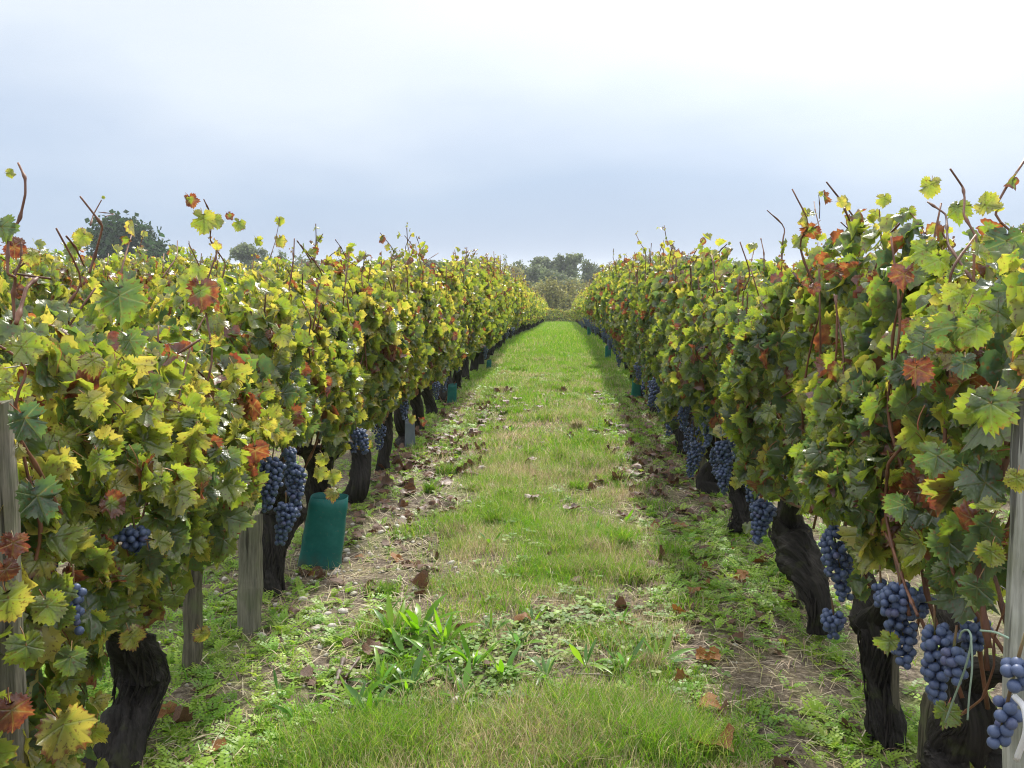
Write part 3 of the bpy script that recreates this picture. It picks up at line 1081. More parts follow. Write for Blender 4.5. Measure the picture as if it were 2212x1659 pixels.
# single leaves that stand out in the photograph: row, px, py, width px, hue, red, tilt of the tip from straight down
HEROES = [
    ('L', 28, 375, 22, .75, 0.2, 1.5), ('L', 10, 505, 62, .2, 0.1, .2), ('L', 45, 538, 50, .5, 0.95, 1.2), ('L', 80, 560, 44, .7, 0.38, 1.0),
    ('L', 225, 427, 9, .8, 0.1, 1.5), ('L', 414, 440, 36, .5, 0.5, .4), ('L', 440, 490, 62, .62, 0.35, 0.), ('L', 470, 485, 38, .6, 0.4, .3),
    ('L', 515, 492, 34, .66, 0.3, -.3), ('L', 498, 470, 22, .5, 0.5, .6), ('L', 604, 483, 26, .75, 0.1, .1), ('L', 608, 527, 34, .8, 0.55, .4),
    ('L', 690, 520, 20, .6, 0.38, .2), ('L', 560, 525, 26, .62, 0.4, .6), ('L', 172, 522, 44, .55, 0.4, -.6), ('L', 160, 540, 30, .4, 0.38, .2),
    ('L', 263, 668, 108, .22, 0.1, .1), ('L', 435, 650, 82, .6, 0.5, .0), ('L', 290, 752, 70, .3, 0.1, .5), ('L', 60, 770, 80, .5, 0.15, .4), ('L', 205, 795, 62, .85, 0.38, .1),
    ('L', 70, 925, 90, .15, 0.05, .6), ('L', 90, 1100, 105, .12, 0.05, .2), ('L', 110, 1330, 80, .5, 0.2, .2), ('L', 30, 1320, 100, .62, 0.3, .3), ('L', 28, 1190, 62, .3, 1, -.2), ('L', 20, 1245, 60, .15, 1, .4),
    ('L', 60, 1420, 85, .42, 0.15, .0), ('L', 160, 1590, 122, .68, 0.38, .6), ('L', 30, 1560, 90, .7, 0.5, .1), ('L', 150, 1440, 70, .3, 0.1, -.3), ('L', 290, 1390, 62, .7, 0.38, .3),
    ('L', 440, 1380, 44, .75, 0.4, .2), ('L', 380, 1300, 60, .5, 0.3, .1), ('L', 330, 1240, 70, .55, 0.3, -.1), ('L', 420, 1180, 60, .6, 0.3, .2), ('L', 360, 1040, 70, .6, 0.1, .1),
    ('L', 200, 890, 75, .7, 0.1, .2), ('L', 215, 1010, 66, .62, 0.1, .0), ('L', 610, 735, 60, .72, 0.08, .1), ('L', 700, 1000, 40, .75, 0.2, .0), ('L', 720, 1040, 46, .7, 0.2, .1), ('L', 722, 1072, 40, .72, 0.4, .0), ('L', 690, 1030, 40, .7, 0.15, -.2),
    ('L', 790, 968, 40, .75, 0.3, .1), ('L', 890, 910, 26, .8, 0.38, .0), ('L', 912, 915, 24, .5, 0.55, .2), ('L', 545, 880, 24, .4, 0.55, .1),
    ('R', 2007, 414, 52, .72, 0.05, -.4), ('R', 1738, 464, 26, .75, 0.2, -.9), ('R', 1773, 421, 14, .75, 0.1, .2), ('R', 2145, 445, 56, .75, 0.2, 1.2), ('R', 1997, 560, 70, .45, 0.35, .0),
    ('R', 1950, 608, 62, .2, 0.97, .0), ('R', 2068, 465, 54, .4, 0.38, .2), ('R', 1978, 815, 74, .55, 0.92, .6), ('R', 2135, 905, 120, .22, 0.42, -.1), ('R', 1756, 628, 34, .5, 0.9, .2), ('R', 1745, 615, 24, .6, 0.55, .4),
    ('R', 2170, 545, 84, .15, 0.05, -.2), ('R', 2075, 655, 70, .5, 0.2, .1), ('R', 2030, 580, 66, .5, 0.15, .0), ('R', 1990, 760, 66, .1, 0.05, .4), ('R', 2080, 800, 64, .08, 0.05, .5), ('R', 2110, 730, 84, .5, 0.35, .7),
    ('R', 1960, 470, 40, .6, 0.38, .2), ('R', 1910, 440, 36, .72, 0.3, .2), ('R', 2135, 525, 40, .7, 0.4, .2), ('R', 1850, 530, 46, .65, 0.35, .0), ('R', 1890, 470, 30, .7, 0.2, .0),
    ('R', 2140, 1210, 66, .66, 0.3, .2), ('R', 2050, 1200, 100, .1, 0.05, .1), ('R', 2110, 1290, 80, .08, 0.05, -.3), ('R', 1920, 1400, 56, .4, 0.38, .3), ('R', 2040, 1555, 62, .3, 0.25, .0), ('R', 2195, 1050, 60, .7, 0.2, .1),
    ('R', 2020, 1010, 90, .2, 0.15, .2), ('R', 1950, 1110, 70, .12, 0.1, .1), ('R', 1520, 712, 38, .7, 0.1, .2), ('R', 1480, 800, 30, .8, 0.1, .1), ('R', 1590, 1050, 34, .75, 0.1, .0), ('R', 1660, 900, 48, .6, 0.1, .0),
]
_hr = np.random.default_rng(77)
for row, px, py, w, hue, red, tilt in HEROES:
    top = py < 560
    X = (XL if row == 'L' else XR) + (.05 if top else .27) * (1 if row == 'L' else -1)
    p = at_x(px, py, X)
    d = np.linalg.norm(p - (0, 0, EYE))
    face = 1 if row == 'L' else -1
    n = np.array([face * .75, -.75 if not top else -.9, .25 + _hr.normal(0, .15)])
    t = np.array([sin(tilt) * .7, sin(tilt) * .5, -cos(tilt)])
    F = frames(n[None], t[None])[0]
    size = min(w * d / FPX * .84, .16)
    y, v, base = vine_at(row, float(p[1]))
    k = int((np.abs(TY[:, 0] - hue) + 1.1 * np.abs(TY[:, 1] - red)).argmin())
    o = bpy.data.objects.new('leaf', LIB[k][_hr.integers(0, 5)])
    m = Matrix(F.T.tolist()).to_4x4()
    m.translation = p - base - F[1] * size * .3
    o.matrix_basis = m @ Matrix.Scale(float(size) / LEAF_UNIT, 4)
    o.parent = v
    col.objects.link(o)

# grape bunches seen in the photograph: row, px of the middle, py of the top, height px, width px
BUNCHES = [
    ('R', 1655, 1080, 100, 62), ('R', 1800, 1135, 165, 92), ('R', 1868, 1148, 60, 36), ('R', 1797, 1318, 66, 62), ('R', 1902, 1255, 55, 60), ('R', 1945, 1255, 175, 92), ('R', 1995, 1270, 60, 70),
    ('R', 2020, 1345, 160, 84), ('R', 2066, 1395, 80, 70), ('R', 2110, 1335, 85, 78), ('R', 2180, 1500, 120, 62), ('R', 2205, 1425, 36, 46),
    ('R', 1562, 950, 90, 48), ('R', 1530, 905, 62, 36), ('R', 1590, 935, 60, 40), ('R', 1497, 808, 70, 30), ('R', 1432, 795, 90, 36), ('R', 1560, 1010, 60, 40), ('R', 1530, 830, 60, 40), ('R', 1520, 870, 40, 36),
    ('L', 590, 985, 120, 66), ('L', 628, 1000, 120, 60), ('L', 615, 1085, 95, 56), ('L', 622, 965, 60, 40), ('L', 292, 1135, 66, 84), ('L', 160, 1258, 112, 42), ('L', 70, 1225, 80, 50), ('L', 106, 1195, 50, 30), ('L', 772, 925, 62, 40), ('L', 396, 1060, 40, 36),
]
_gb = np.random.default_rng(5)
n_bunch = {}
for row, px, py, h, w in BUNCHES:
    deep = px in (2100, 2110, 70, 106, 1995)
    X = (XL if row == 'L' else XR) + (.12 if deep else (.24 if row == 'L' else .2)) * (1 if row == 'L' else -1)
    if px in (2180, 2205):                                       # hang in front of the post
        X = XR - .29
    p = at_x(px, py, X)
    s = np.linalg.norm(p - (0, 0, EYE)) / FPX
    y, v, base = vine_at(row, float(p[1]))
    near_bunch(v, base, p, max(h * s - .018, .03), max(w * s / 2 - .009, .016), _gb, .0086, 95)
    n_bunch[(row, y)] = n_bunch.get((row, y), 0) + 1
for row in 'LR':                                                # further bunches under the leaves of the same vines
    for i, (y, v, base) in enumerate(near_vines[row]):
        want = (1 if i > 2 else 0) if row == 'L' else (0 if i < 2 else 1 if i == 2 else 5)
        for _ in range(want):
            b = link('grape_bunch', BUNCH_MID[_gb.integers(0, 6)], v, ((.2 if row == 'L' else -.22) * _gb.uniform(.55, 1.1), _gb.uniform(-.42, .42), _gb.uniform(.40, .66) if row == 'L' or i < 3 else _gb.uniform(.38, .60)))
            b.rotation_euler = (_gb.normal(0, .1), _gb.normal(0, .1), _gb.uniform(0, 6))

# vines further along: a few kinds, copied with their parts
_vr = np.random.default_rng(8)


def kind_meshes(r, n, tpls, smin, smax, hue0, redp, hi_trunk, zbot=.31, ztop=1.32):
    c = canopy(r, n, float(r.uniform(0, 50)), .58, zbot, ztop, .25, hue0, .2, redp, None, smin, smax)
    mb = MB()
    tips = []
    for q in range(6):
        P = random_cane(r, ztop + r.uniform(-.1, .05))
        if q % 2 == 0:
            P += [P[-1] + np.array([r.normal(0, .03), r.normal(0, .03), r.uniform(.05, .15)])]
            tips.append(P)
        Vt, Tt = tube(catmull(P, 8), np.linspace(.006, .004, 8), 4)
        mb.add(Vt, Tt, m=1)
    c = add_tip_leaves(r, c, tips)
    mb.add(*scatter(tpls, c['pos'], c['F'], c['size'], c['hue'], c['red'], r))
    fol = mb.mesh('foliage', [M_leaf, M_cane])
    tr, head = generic_trunk(r, hi_trunk, r.uniform(.40, .5), r.uniform(.05, .062))
    return fol, tr.mesh('trunk', [M_bark])


MIDK = {s: [kind_meshes(_vr, 950, MID, .048, .118, h, rp, True) for _ in range(6)] for s, h, rp in (('L', .53, .07), ('R', .41, .09))}  # right kinds get a darker, greener hue that paints in their shade
FARK = [kind_meshes(_vr, 560, LOW, .06, .12, .55, .06, False) for _ in range(7)]
TINYK = [kind_meshes(_vr, 260, FAR, .09, .155, .57, .05, False) for _ in range(5)]


def far_vine(x, y, kinds, label, group, bunches, bmesh_list, face, rot=None, leaves=0):
    v = thing('grapevine', label, 'grapevine', (x, y, float(gz(y))), group)
    f, t = kinds[_vr.integers(0, len(kinds))]
    a = rot if rot is not None else (0 if _vr.random() < .5 else pi)
    sz = _vr.uniform(.95, 1.06)
    o = link('foliage', f, v, kind='stuff')
    o.rotation_euler[2] = a
    o.scale = (_vr.uniform(.92, 1.12), 1, sz)
    o = link('trunk', t, v)
    o.rotation_euler[2] = a + _vr.uniform(-.3, .3)
    for _ in range(bunches):
        b = link('grape_bunch', bmesh_list[_vr.integers(0, len(bmesh_list))], v, (face * _vr.uniform(.12, .25), _vr.uniform(-.42, .42), _vr.uniform(.33, .56)))
        b.rotation_euler[2] = _vr.uniform(0, 6)
    if leaves:                                                  # the outer leaves one can pick apart
        c = canopy(_vr, leaves, float(y), .56, .38, 1.3, .27, (.53 if face > 0 else .40), .24, .07, 1.0 if face > 0 else 0.0, .06, .125)  # outer leaves of the right row carry the same painted shade in their hue
        ty = (np.abs(TY[None, :, 0] - c['hue'][:, None]) + 1.1 * np.abs(TY[None, :, 1] - c['red'][:, None])).argmin(1)
        for j in range(leaves):
            o = bpy.data.objects.new('leaf', LIB[ty[j]][_vr.integers(0, 5)])
            m = Matrix(c['F'][j].T.tolist()).to_4x4()
            m.translation = c['pos'][j]
            o.matrix_basis = m @ Matrix.Scale(float(c['size'][j]) / LEAF_UNIT, 4)
            o.parent = v
            col.objects.link(o)
    return v


ORD = 'first second third fourth fifth sixth seventh eighth ninth tenth eleventh twelfth thirteenth fourteenth fifteenth sixteenth seventeenth eighteenth nineteenth'.split()


def ordinal(k):
    if k < 20:
        return ORD[k - 1]
    t = {2: 'twent', 3: 'thirt', 4: 'fort'}[k // 10]
    return t + 'ieth' if k % 10 == 0 else t + 'y-' + ORD[k % 10 - 1]


GL, GR = 'grapevines in the row left of the grass path', 'grapevines in the row right of the grass path'
for row, X, lab, grp, face in (('L', XL, 'left', GL, 1), ('R', XR, 'right', GR, -1)):
    y = (left_y if row == 'L' else right_y)[-1]
    cnt = 0 if row == 'L' else 2
    while y < 55:
        y += _vr.uniform(.86, 1.02)
        nb = int(_vr.integers(5, 9)) if row == 'R' else int(_vr.integers(0, 3))
        cnt += 1
        mark = 'narrow green guard' if row == 'L' else 'nearest teal guard'
        if y < 21:
            far_vine(X, y, MIDK[row], f'{ordinal(cnt)} grapevine past the {mark} in the {lab} row', grp, nb, BUNCH_MID if y < 15 else BUNCH_FAR, face, leaves=120 if y < 15 else 0)
        elif y < 36:
            far_vine(X, y, FARK, f'{ordinal(cnt)} grapevine past the {mark}, on the {lab} row slope', grp, nb if row == 'R' else 0, BUNCH_FAR, face)
        else:
            far_vine(X, y, FARK if y < 42 else TINYK, f'tiny grapevine at the far end of the {lab} row near the golden tree', grp, 0, BUNCH_FAR, face)
for x in np.arange(-1.9, 1.9, .6):
    far_vine(float(x), 66.0, TINYK, 'low yellow vine of the cross row closing the far end of the grass path', 'vines of the cross row at the end of the path', 0, BUNCH_FAR, 1, pi / 2)

# neighbouring rows, whose tops show over the left row and through its trunks
for X, y0, y1, lab in ((-3.17, 3.2, 34, 'first row behind the left row'), (-5.2, 5.5, 34, 'second row behind the left row'), (-7.2, 8, 30, 'third row behind the left row'), (2.9, 3.5, 26, 'row behind the right row')):
    y = y0
    while y < y1:
        kinds = MIDK['L'] if abs(X) < 4 and y < 9 else (FARK if y < 16 else TINYK)
        far_vine(X, y, kinds, f'yellow-green grapevine in the {lab}, its top just showing', f'grapevines in the {lab}', 0, BUNCH_FAR, 1)
        y += _vr.uniform(.92, 1.08)
# the rows beyond, which read as one mass of leaf tops
mb = MB()
for X in list(np.arange(-9.2, -26, -2.05)) + [4.95, 7.0, 9.1, 11.2, 13.2]:
    y0 = max(4.0, abs(X) * 1.45)
    n = int((44 - y0) * 46)
    y = _vr.uniform(y0, 44, n)
    c = canopy(_vr, n, float(X * 3), 1, .55, 1.34, .27, .60, .2, .1, None, .12, .20)
    pos = c['pos']
    pos[:, 1] = y
    pos[:, 2] += gz(y)
    pos[:, 0] += X
    mb.add(*scatter(FAR, pos, c['F'], c['size'], c['hue'], c['red'], _vr))
link('distant_vine_rows', mb.mesh('distant_vine_rows', [M_leaf]), kind='stuff')


# ------------------------------------------------------------------ posts, guards, wires, ties
def post_mesh(r, h, w, d, mat, top='slant'):
    """Split-wood post: uneven faces, chamfered corners, worn slanting head."""
    k = 14
    z = np.linspace(-.12, h, k)
    ring = np.array([(-.5, -.36), (-.36, -.5), (.36, -.5), (.5, -.36), (.5, .36), (.36, .5), (-.36, .5), (-.5, .36)])
    V = []
    for i, zz in enumerate(z):
        s = 1 + r.normal(0, .025) - .05 * i / k
        a = fbm(np.column_stack([ring * 1.5, np.full(8, zz * 6)]), int(h * 999), 2) - .5
        q = ring * (w, d) * s * (1 + .22 * a)[:, None] + (r.normal(0, .0012), r.normal(0, .0012))
        zz = np.full(8, zz)
        if i == k - 1:
            zz = zz + ring[:, 0] * w * .35 * (1 if top == 'slant' else 0) + r.normal(0, .004, 8)
            q = q * .93
        V.append(np.column_stack([q, zz]))
    V = np.vstack(V + [[(0, 0, h + .004)]])
    T = []
    for i in range(k - 1):
        for j in range(8):
            a, b = i * 8 + j, i * 8 + (j + 1) % 8
            T += [(a, b, a + 8), (b, b + 8, a + 8)]
    T += [((k - 1) * 8 + j, (k - 1) * 8 + (j + 1) % 8, len(V) - 1) for j in range(8)]
    return make_mesh('wooden_post', V, np.array(T), [mat], smooth=False)


POSTS = [  # px, py top, px, py bottom, width px, X, material, label, side depth
    ((8, 872), (36, 1625), 46, XL + .2, M_wood_mid, 'grey weathered square post at the very edge of the left row, leaves around it'),
    ((2208, 842), (2184, 1645), 35, XR - .22, M_wood_pale, 'pale whitish weathered post on the right beside the blue grapes and ties'),
    ((546, 1118), (538, 1372), 44, XL + .06, M_wood_mid, 'split grey-brown stake standing in front of the black trunk with three bunches'),
    ((425, 1195), (416, 1452), 36, XL - .02, M_wood_dark, 'dark mossy stake half hidden by leaves, between the first two left trunks'),
    ((1511, 880), (1515, 1013), 14, XR - .03, M_wood_dark, 'thin dark stake beside the mossy black trunk of the right row'),
    ((1738, 1150), (1735, 1292), 26, XR + .04, M_wood_dark, 'short brown stake behind the trunk that leans towards the path'),
    ((1925, 1390), (1932, 1600), 15, XR + .02, M_wood_dark, 'narrow grey stake tied against the bark-split trunk on the right'),
    ((2032, 1490), (2020, 1640), 60, XR + .08, M_wood_dark, 'dark mossy stump-like stake between the nearest two right trunks'),
]
_pr = np.random.default_rng(4)
for top, bot, w, X, mat, lab in POSTS:
    b, t = at_x(*bot, X), at_x(*top, X)
    y = float(b[1])
    gzb = float(gz(y))
    dd = np.linalg.norm(b - (0, 0, EYE)) / FPX
    ax = (t - b) / (t[2] - b[2])
    b = b + ax * (gzb - b[2])
    h = float(np.linalg.norm(t - b))
    o = link('wooden_post', post_mesh(_pr, h, w * dd * .95, w * dd * .8, mat), loc=(X, float(b[1]), gzb))
    o.rotation_euler = (math.atan2(-ax[1], 1.0), 0, _pr.uniform(-.2, .2))
    tag(o, lab, 'post', 'wooden posts and stakes in the rows')
k = 0
for row, X in (('L', XL), ('R', XR)):
    y = 10.5
    while y < 30:
        o = link('wooden_post', post_mesh(_pr, 1.2 if k % 2 else .75, .05, .045, M_wood_dark if k % 3 else M_wood_mid), loc=(X - .03 * (1 if row == 'L' else -1), y, float(gz(y))))
        o.rotation_euler = (_pr.normal(0, .03), _pr.normal(0, .03), _pr.uniform(0, 1))
        tag(o, f'grey stake among the leaves of the {"left" if row == "L" else "right"} row in its middle stretch', 'post', 'wooden posts and stakes in the rows')
        y += 4.8
        k += 1


def guard_mesh(r, h, w, d, mat):
    """Open plastic sleeve: rounded box section with real wall thickness, a fold down the front."""
    n = 28
    a = np.arange(n) / n * 2 * pi
    e = .55
    cx, sy = np.sign(np.cos(a)) * np.abs(np.cos(a)) ** e, np.sign(np.sin(a)) * np.abs(np.sin(a)) ** e
    V, k = [], 9
    for i, z in enumerate(np.linspace(-.02, h, k)):
        s = 1.10 - .16 * i / k + r.normal(0, .012)
        crease = .05 * np.exp(-((a - 4.3) / .12) ** 2) + .03 * np.sin(2 * a + i * .3)
        V.append(np.column_stack([cx * w / 2 * s, sy * d / 2 * s * (1 - crease), np.full(n, z) + (.012 * np.sin(a + 1) if i == k - 1 else 0)]))
    inner = [v * (.955, .955, 1) for v in V[::-1]]
    V = np.vstack(V + inner)
    T = []
    for i in range(2 * k - 1):
        for j in range(n):
            p, q = i * n + j, i * n + (j + 1) % n
            T += [(p, q, p + n), (q, q + n, p + n)]
    return make_mesh('plant_guard', V, np.array(T), [mat])


GUARDS = [
    (690, 1225, 84, 152, XL + .20, M_tube, (0, .16, .1), 'large dark green plastic plant guard leaning on the bare gravelly strip, left row'),
    (868, 968, 22, 62, XL + .03, M_tube_grey, (0, .0, .5), 'narrow grey-blue plastic plant guard beside a black straight trunk'),
    (962, 876, 20, 46, XL + .10, M_tube, (0, .05, .2), 'narrow dark green plant guard in the left row, beyond the grey guard'),
    (1046, 800, 11, 22, XL + .08, M_tube, (0, .03, .2), 'small distant green plant guard under the left row before the dip'),
    (1404, 862, 26, 62, XR - .12, M_tube_backlit, (0, .06, .3), 'bright teal plant guard under a yellow shoot, nearest guard of the right row'),
    (1332, 777, 13, 30, XR - .10, M_tube, (0, .0, .3), 'small teal plant guard further along the right row, second from the near end'),
    (1284, 726, 8, 20, XR - .08, M_tube, (0, .0, .3), 'tiny teal plant guard far along the right row, beyond two larger ones'),
]
for px, py, w, h, X, mat, rot, lab in GUARDS:
    b = at_ground(px, py)
    b.x += -.13 if b.x > 0 else (.06 if px != 690 else 0)       # stands on the path side of the trunks
    dd = (b - Vector((0, 0, EYE))).length / FPX
    g = thing('plant_guard', lab, 'plant guard', tuple(b), 'plastic guards round young vines')
    o = link('sleeve', guard_mesh(_pr, h * dd, w * dd * .96, w * dd * .45, mat), g)
    o.rotation_euler = rot
    V, T = tube([(0, 0, -.05), (.003, .002, h * dd * .6), (.01, 0, h * dd * (1.35 if px == 1404 else .93))], .006, 6)
    o = link('stake', make_mesh('stake', V, T, [M_wood_pale if px == 1404 else M_wood_mid]), g)
    o.rotation_euler = rot
    # young shoot growing out of the sleeve
    P = [(0, 0, h * dd * .7), (.02, .01, h * dd * 1.05), (.03, .02, h * dd * 1.12)]
    mb = cane_geo(P, .003, .002, 5, 8)
    o = link('young_shoot', mb.mesh('young_shoot', [M_cane]), g)
    o.rotation_euler = rot

for row, X in (('left', XL), ('right', XR)):
    for z, w in ((.62, 'lower'), (1.05, 'upper')):
        ys = np.arange(1.3, 56, .7)
        V, T = tube(np.column_stack([np.full(len(ys), X + .01), ys, gz(ys) + z + .012 * np.sin(ys * 1.3)]), .0014, 5)
        tag(link('trellis_wire', make_mesh('trellis_wire', V, T, [M_wire])), f'{w} thin steel trellis wire running through the {row} vine row', 'wire', 'trellis wires')

TIES = [
    ([(2072, 1380), (2078, 1365), (2092, 1362), (2098, 1385), (2086, 1440), (2060, 1510), (2042, 1560)], .0016, M_tie, 'pale green hooked tie string hanging past the round bunch on the right'),
    ([(2098, 1380), (2100, 1440), (2094, 1500), (2090, 1555)], .0014, M_tie, 'pale green straight tie string beside the hooked one on the right'),
    ([(2118, 1362), (2150, 1366), (2178, 1378)], .0016, M_tie, 'thin pale string crossing the round grape bunch towards the whitish post'),
    ([(2192, 1505), (2212, 1530), (2216, 1580), (2196, 1640)], .0042, M_white, 'white plastic strip looped in front of the whitish post and lowest grapes'),
]
for pts, rad, mat, lab in TIES:
    W = np.array([at_x(px, py, XR - .29) for px, py in pts])
    V, T = tube(catmull(W, 24), rad, 6)
    tag(link('tie_string', make_mesh('tie_string', V, T, [mat])), lab, 'string', 'ties on the right row')


LANDMARKS = [(n, *[float(q) for q in tuple(at_x(px, py, X))[:2]]) for n, px, py, X in (
    ('swollen black left trunk', 250, 1700, XL), ('dark mossy left stake', 416, 1452, XL), ('split grey stake', 538, 1372, XL), ('three-bunch left trunk', 585, 1310, XL), ('large green guard', 690, 1225, XL + .2),
    ('dry twig', 715, 1530, -.6), ('plantain patch', 900, 1440, -.42), ('mid-path clover', 1200, 1450, .02), ('rightmost plantain', 1425, 1435, .3), ('big orange fallen leaf', 1545, 1632, .36),
    ('bark-split right trunk', 1912, 1600, XR), ('leaning right trunk', 1770, 1360, XR), ('stout right trunk', 1606, 1145, XR), ('low-bunch right trunk', 1555, 1062, XR), ('mossy right trunk', 1484, 980, XR), ('yellow-curtain left trunk', 760, 1095, XL), ('grey plastic guard', 868, 968, XL))]


def beside(x, y):
    n, lx, ly = min(LANDMARKS, key=lambda q: (q[1] - x) ** 2 + (q[2] - y) ** 2)
    dx, dy = x - lx, y - ly
    w = ('right of' if dx > 0 else 'left of') if abs(dx) > abs(dy) else ('beyond' if dy > 0 else 'in front of')
    d = 'close ' if math.hypot(dx, dy) < .22 else 'well ' if math.hypot(dx, dy) > .55 and w != 'in front of' else ''
    return f'{d}{w} the {n}'


# ------------------------------------------------------------------ low plants, litter and grass
def zone_strip(x):
    """1 on the mown grass strip between the bare strips, 0 under the vines."""
    return np.clip((x + .66) / .18, 0, 1) * np.clip((.44 - x) / .2, 0, 1)


def blades(r, x, y, length, width, lean, color, sd=.3, segs=2):
    """Curved grass blades, one mesh."""
    N = len(x)
    az = r.uniform(0, 2 * pi, N)
    face = r.uniform(0, 2 * pi, N)
    w = np.stack([np.cos(face), np.sin(face), np.zeros(N)], -1)
    out = np.stack([np.cos(az), np.sin(az), np.zeros(N)], -1)
    p = np.stack([x, y, ground_z(x, y) - .004], -1)
    levels = []
    for t, ww in ((0, 1.0), (.55, .8), (1.0, 0)) if segs == 2 else ((0, 1.0), (1.0, 0)):
        h = p + out * (lean * length * t ** 1.8)[:, None] + np.array([0, 0, 1.0]) * (length * np.sqrt(np.maximum(.05, 1 - (lean * t) ** 2 * .8)) * t)[:, None]
        levels.append((h, ww))
    V, cnt = [], 0
    for h, ww in levels[:-1]:
        V += [h - w * (width * ww / 2)[:, None], h + w * (width * ww / 2)[:, None]]
    V.append(levels[-1][0])
    k = len(V)
    V = np.stack(V, 1).reshape(-1, 3)
    b = np.arange(N)[:, None] * k
    tri = np.array([(0, 1, 2), (1, 3, 2), (2, 3, 4)] if segs == 2 else [(0, 1, 2)])
    T = (b[:, :, None] + tri[None]).reshape(-1, 3)
    A = np.ones((N, k, 4))
    A[..., :3] = color[:, None, :]
    return V, T, A.reshape(-1, 4)


def pick_xy(r, n, x0, x1, y0, y1, dens):
    x, y = r.uniform(x0, x1, n), r.uniform(y0, y1, n)
    keep = r.random(n) < dens(x, y)
    return x[keep], y[keep]


GREEN = np.array([(.165, .33, .035), (.205, .37, .04), (.26, .385, .06), (.12, .27, .035), (.33, .39, .09)])
DRY = np.array([(.50, .42, .27), (.42, .33, .22), (.58, .51, .36), (.33, .24, .16), (.42, .41, .18)])
_gg = np.random.default_rng(14)


def grass_color(r, x, y, dryness):
    n = len(x)
    g = GREEN[r.integers(0, 5, n)] * r.uniform(.8, 1.2, (n, 1))
    d = DRY[r.integers(0, 5, n)] * r.uniform(.8, 1.15, (n, 1))
    return np.where((r.random(n) < dryness)[:, None], d, g)


def dryness(x, y):
    """Patches of dead grass, mostly near; green further on."""
    a = n2(x, y, 1.9, 41, 3)
    base = np.interp(y, [2, 2.6, 5, 8, 12, 18], [.46, .44, .56, .46, .24, .05])
    b = n2(x, y, 5.5, 43, 2)
    amp = np.interp(y, [3, 6, 12], [2.6, 1.5, .7])
    return np.clip(base + (a - .5) * amp + (b - .5) * 1.1, 0, .97)


def broad_patch(x, y):
    """Where plantains and clover replace the grass, across the near part of the path."""
    yc = 2.95 + .25 * np.sin(x * 2.2)
    return np.exp(-((y - yc) / .28) ** 2) * np.clip((x + .75) / .2, 0, 1) * np.clip((.5 - x) / .3, 0, 1)


mb = MB()
# near fine turf
x, y = pick_xy(_gg, 120000, -.85, .65, 1.9, 6.2, lambda x, y: zone_strip(x + .22 * (n2(x, y, 2.2, 77) - .5) * 2) * (1 - .72 * broad_patch(x, y)) * (.35 + .65 * (n2(x, y, 2.6, 12) > .42)))
tuft = n2(x, y, 3.4, 15, 3)
mb.add(*blades(_gg, x, y, (.018 + .075 * np.clip(tuft * 1.9 - .55, 0, 1)) * _gg.uniform(.6, 1.3, len(x)), _gg.uniform(.0011, .0024, len(x)), _gg.uniform(.2, .98, len(x)), grass_color(_gg, x, y, dryness(x, y))))
# middle turf, reaching the vines
x, y = pick_xy(_gg, 120000, -1.05, .85, 6.0, 16.0, lambda x, y: np.clip(zone_strip(x) + .3 + .5 * np.clip((y - 7) / 5, 0, 1), 0, 1) * np.interp(y, [6, 10, 16], [1, .8, .6]))
tuft = n2(x, y, 3.0, 15, 3)
mb.add(*blades(_gg, x, y, (.03 + .06 * np.clip(tuft * 2 - .6, 0, 1)) * _gg.uniform(.6, 1.3, len(x)), _gg.uniform(.003, .0055, len(x)), _gg.uniform(.2, .95, len(x)), grass_color(_gg, x, y, dryness(x, y))))
# far turf
x, y = pick_xy(_gg, 60000, -1.2, 1.0, 15.5, 58, lambda x, y: np.interp(y, [15, 25, 58], [1, .8, .5]))
mb.add(*blades(_gg, x, y, .05 + .06 * _gg.random(len(x)), _gg.uniform(.008, .016, len(x)), _gg.uniform(.2, .9, len(x)), grass_color(_gg, x, y, dryness(x, y)), segs=1))
# thin grass under the vines and in the next alleys
x, y = pick_xy(_gg, 60000, -3.6, 3.4, 2.0, 12, lambda x, y: np.where((x < -.7) | (x > .5), .32 * (n2(x, y, 2.0, 61) > .5) + .06, 0))
mb.add(*blades(_gg, x, y, .03 + .05 * _gg.random(len(x)), _gg.uniform(.002, .004, len(x)), _gg.uniform(.3, .95, len(x)), grass_color(_gg, x, y, np.full(len(x), .45))))
# tall soft tufts near the camera and by the dark litter
for tx, ty, rad, n, L, dry in ((-.48, 2.28, .17, 2600, .12, .12), (.13, 2.42, .26, 4200, .11, .30), (.3, 2.30, .14, 1500, .12, .1), (-.1, 2.30, .22, 2300, .09, .85), (.05, 3.75, .16, 1800, .08, .1), (-.35, 3.5, .2, 1600, .07, .35), (.17, 4.2, .2, 1800, .08, .15), (.12, 6.0, .3, 1500, .08, .2), (.1, 7.8, .3, 1200, .1, .5), (-.2, 4.9, .25, 1200, .07, .2)):
    a, q = _gg.uniform(0, 2 * pi, n), rad * np.sqrt(_gg.random(n)) * _gg.uniform(.5, 1.2, n)
    x, y = tx + np.cos(a) * q * 1.25, ty + np.sin(a) * q * .8
    mb.add(*blades(_gg, x, y, L * _gg.uniform(.45, 1.15, n), _gg.uniform(.0012, .0026, n), _gg.uniform(.3, .95, n), grass_color(_gg, x, y, np.full(n, dry))))
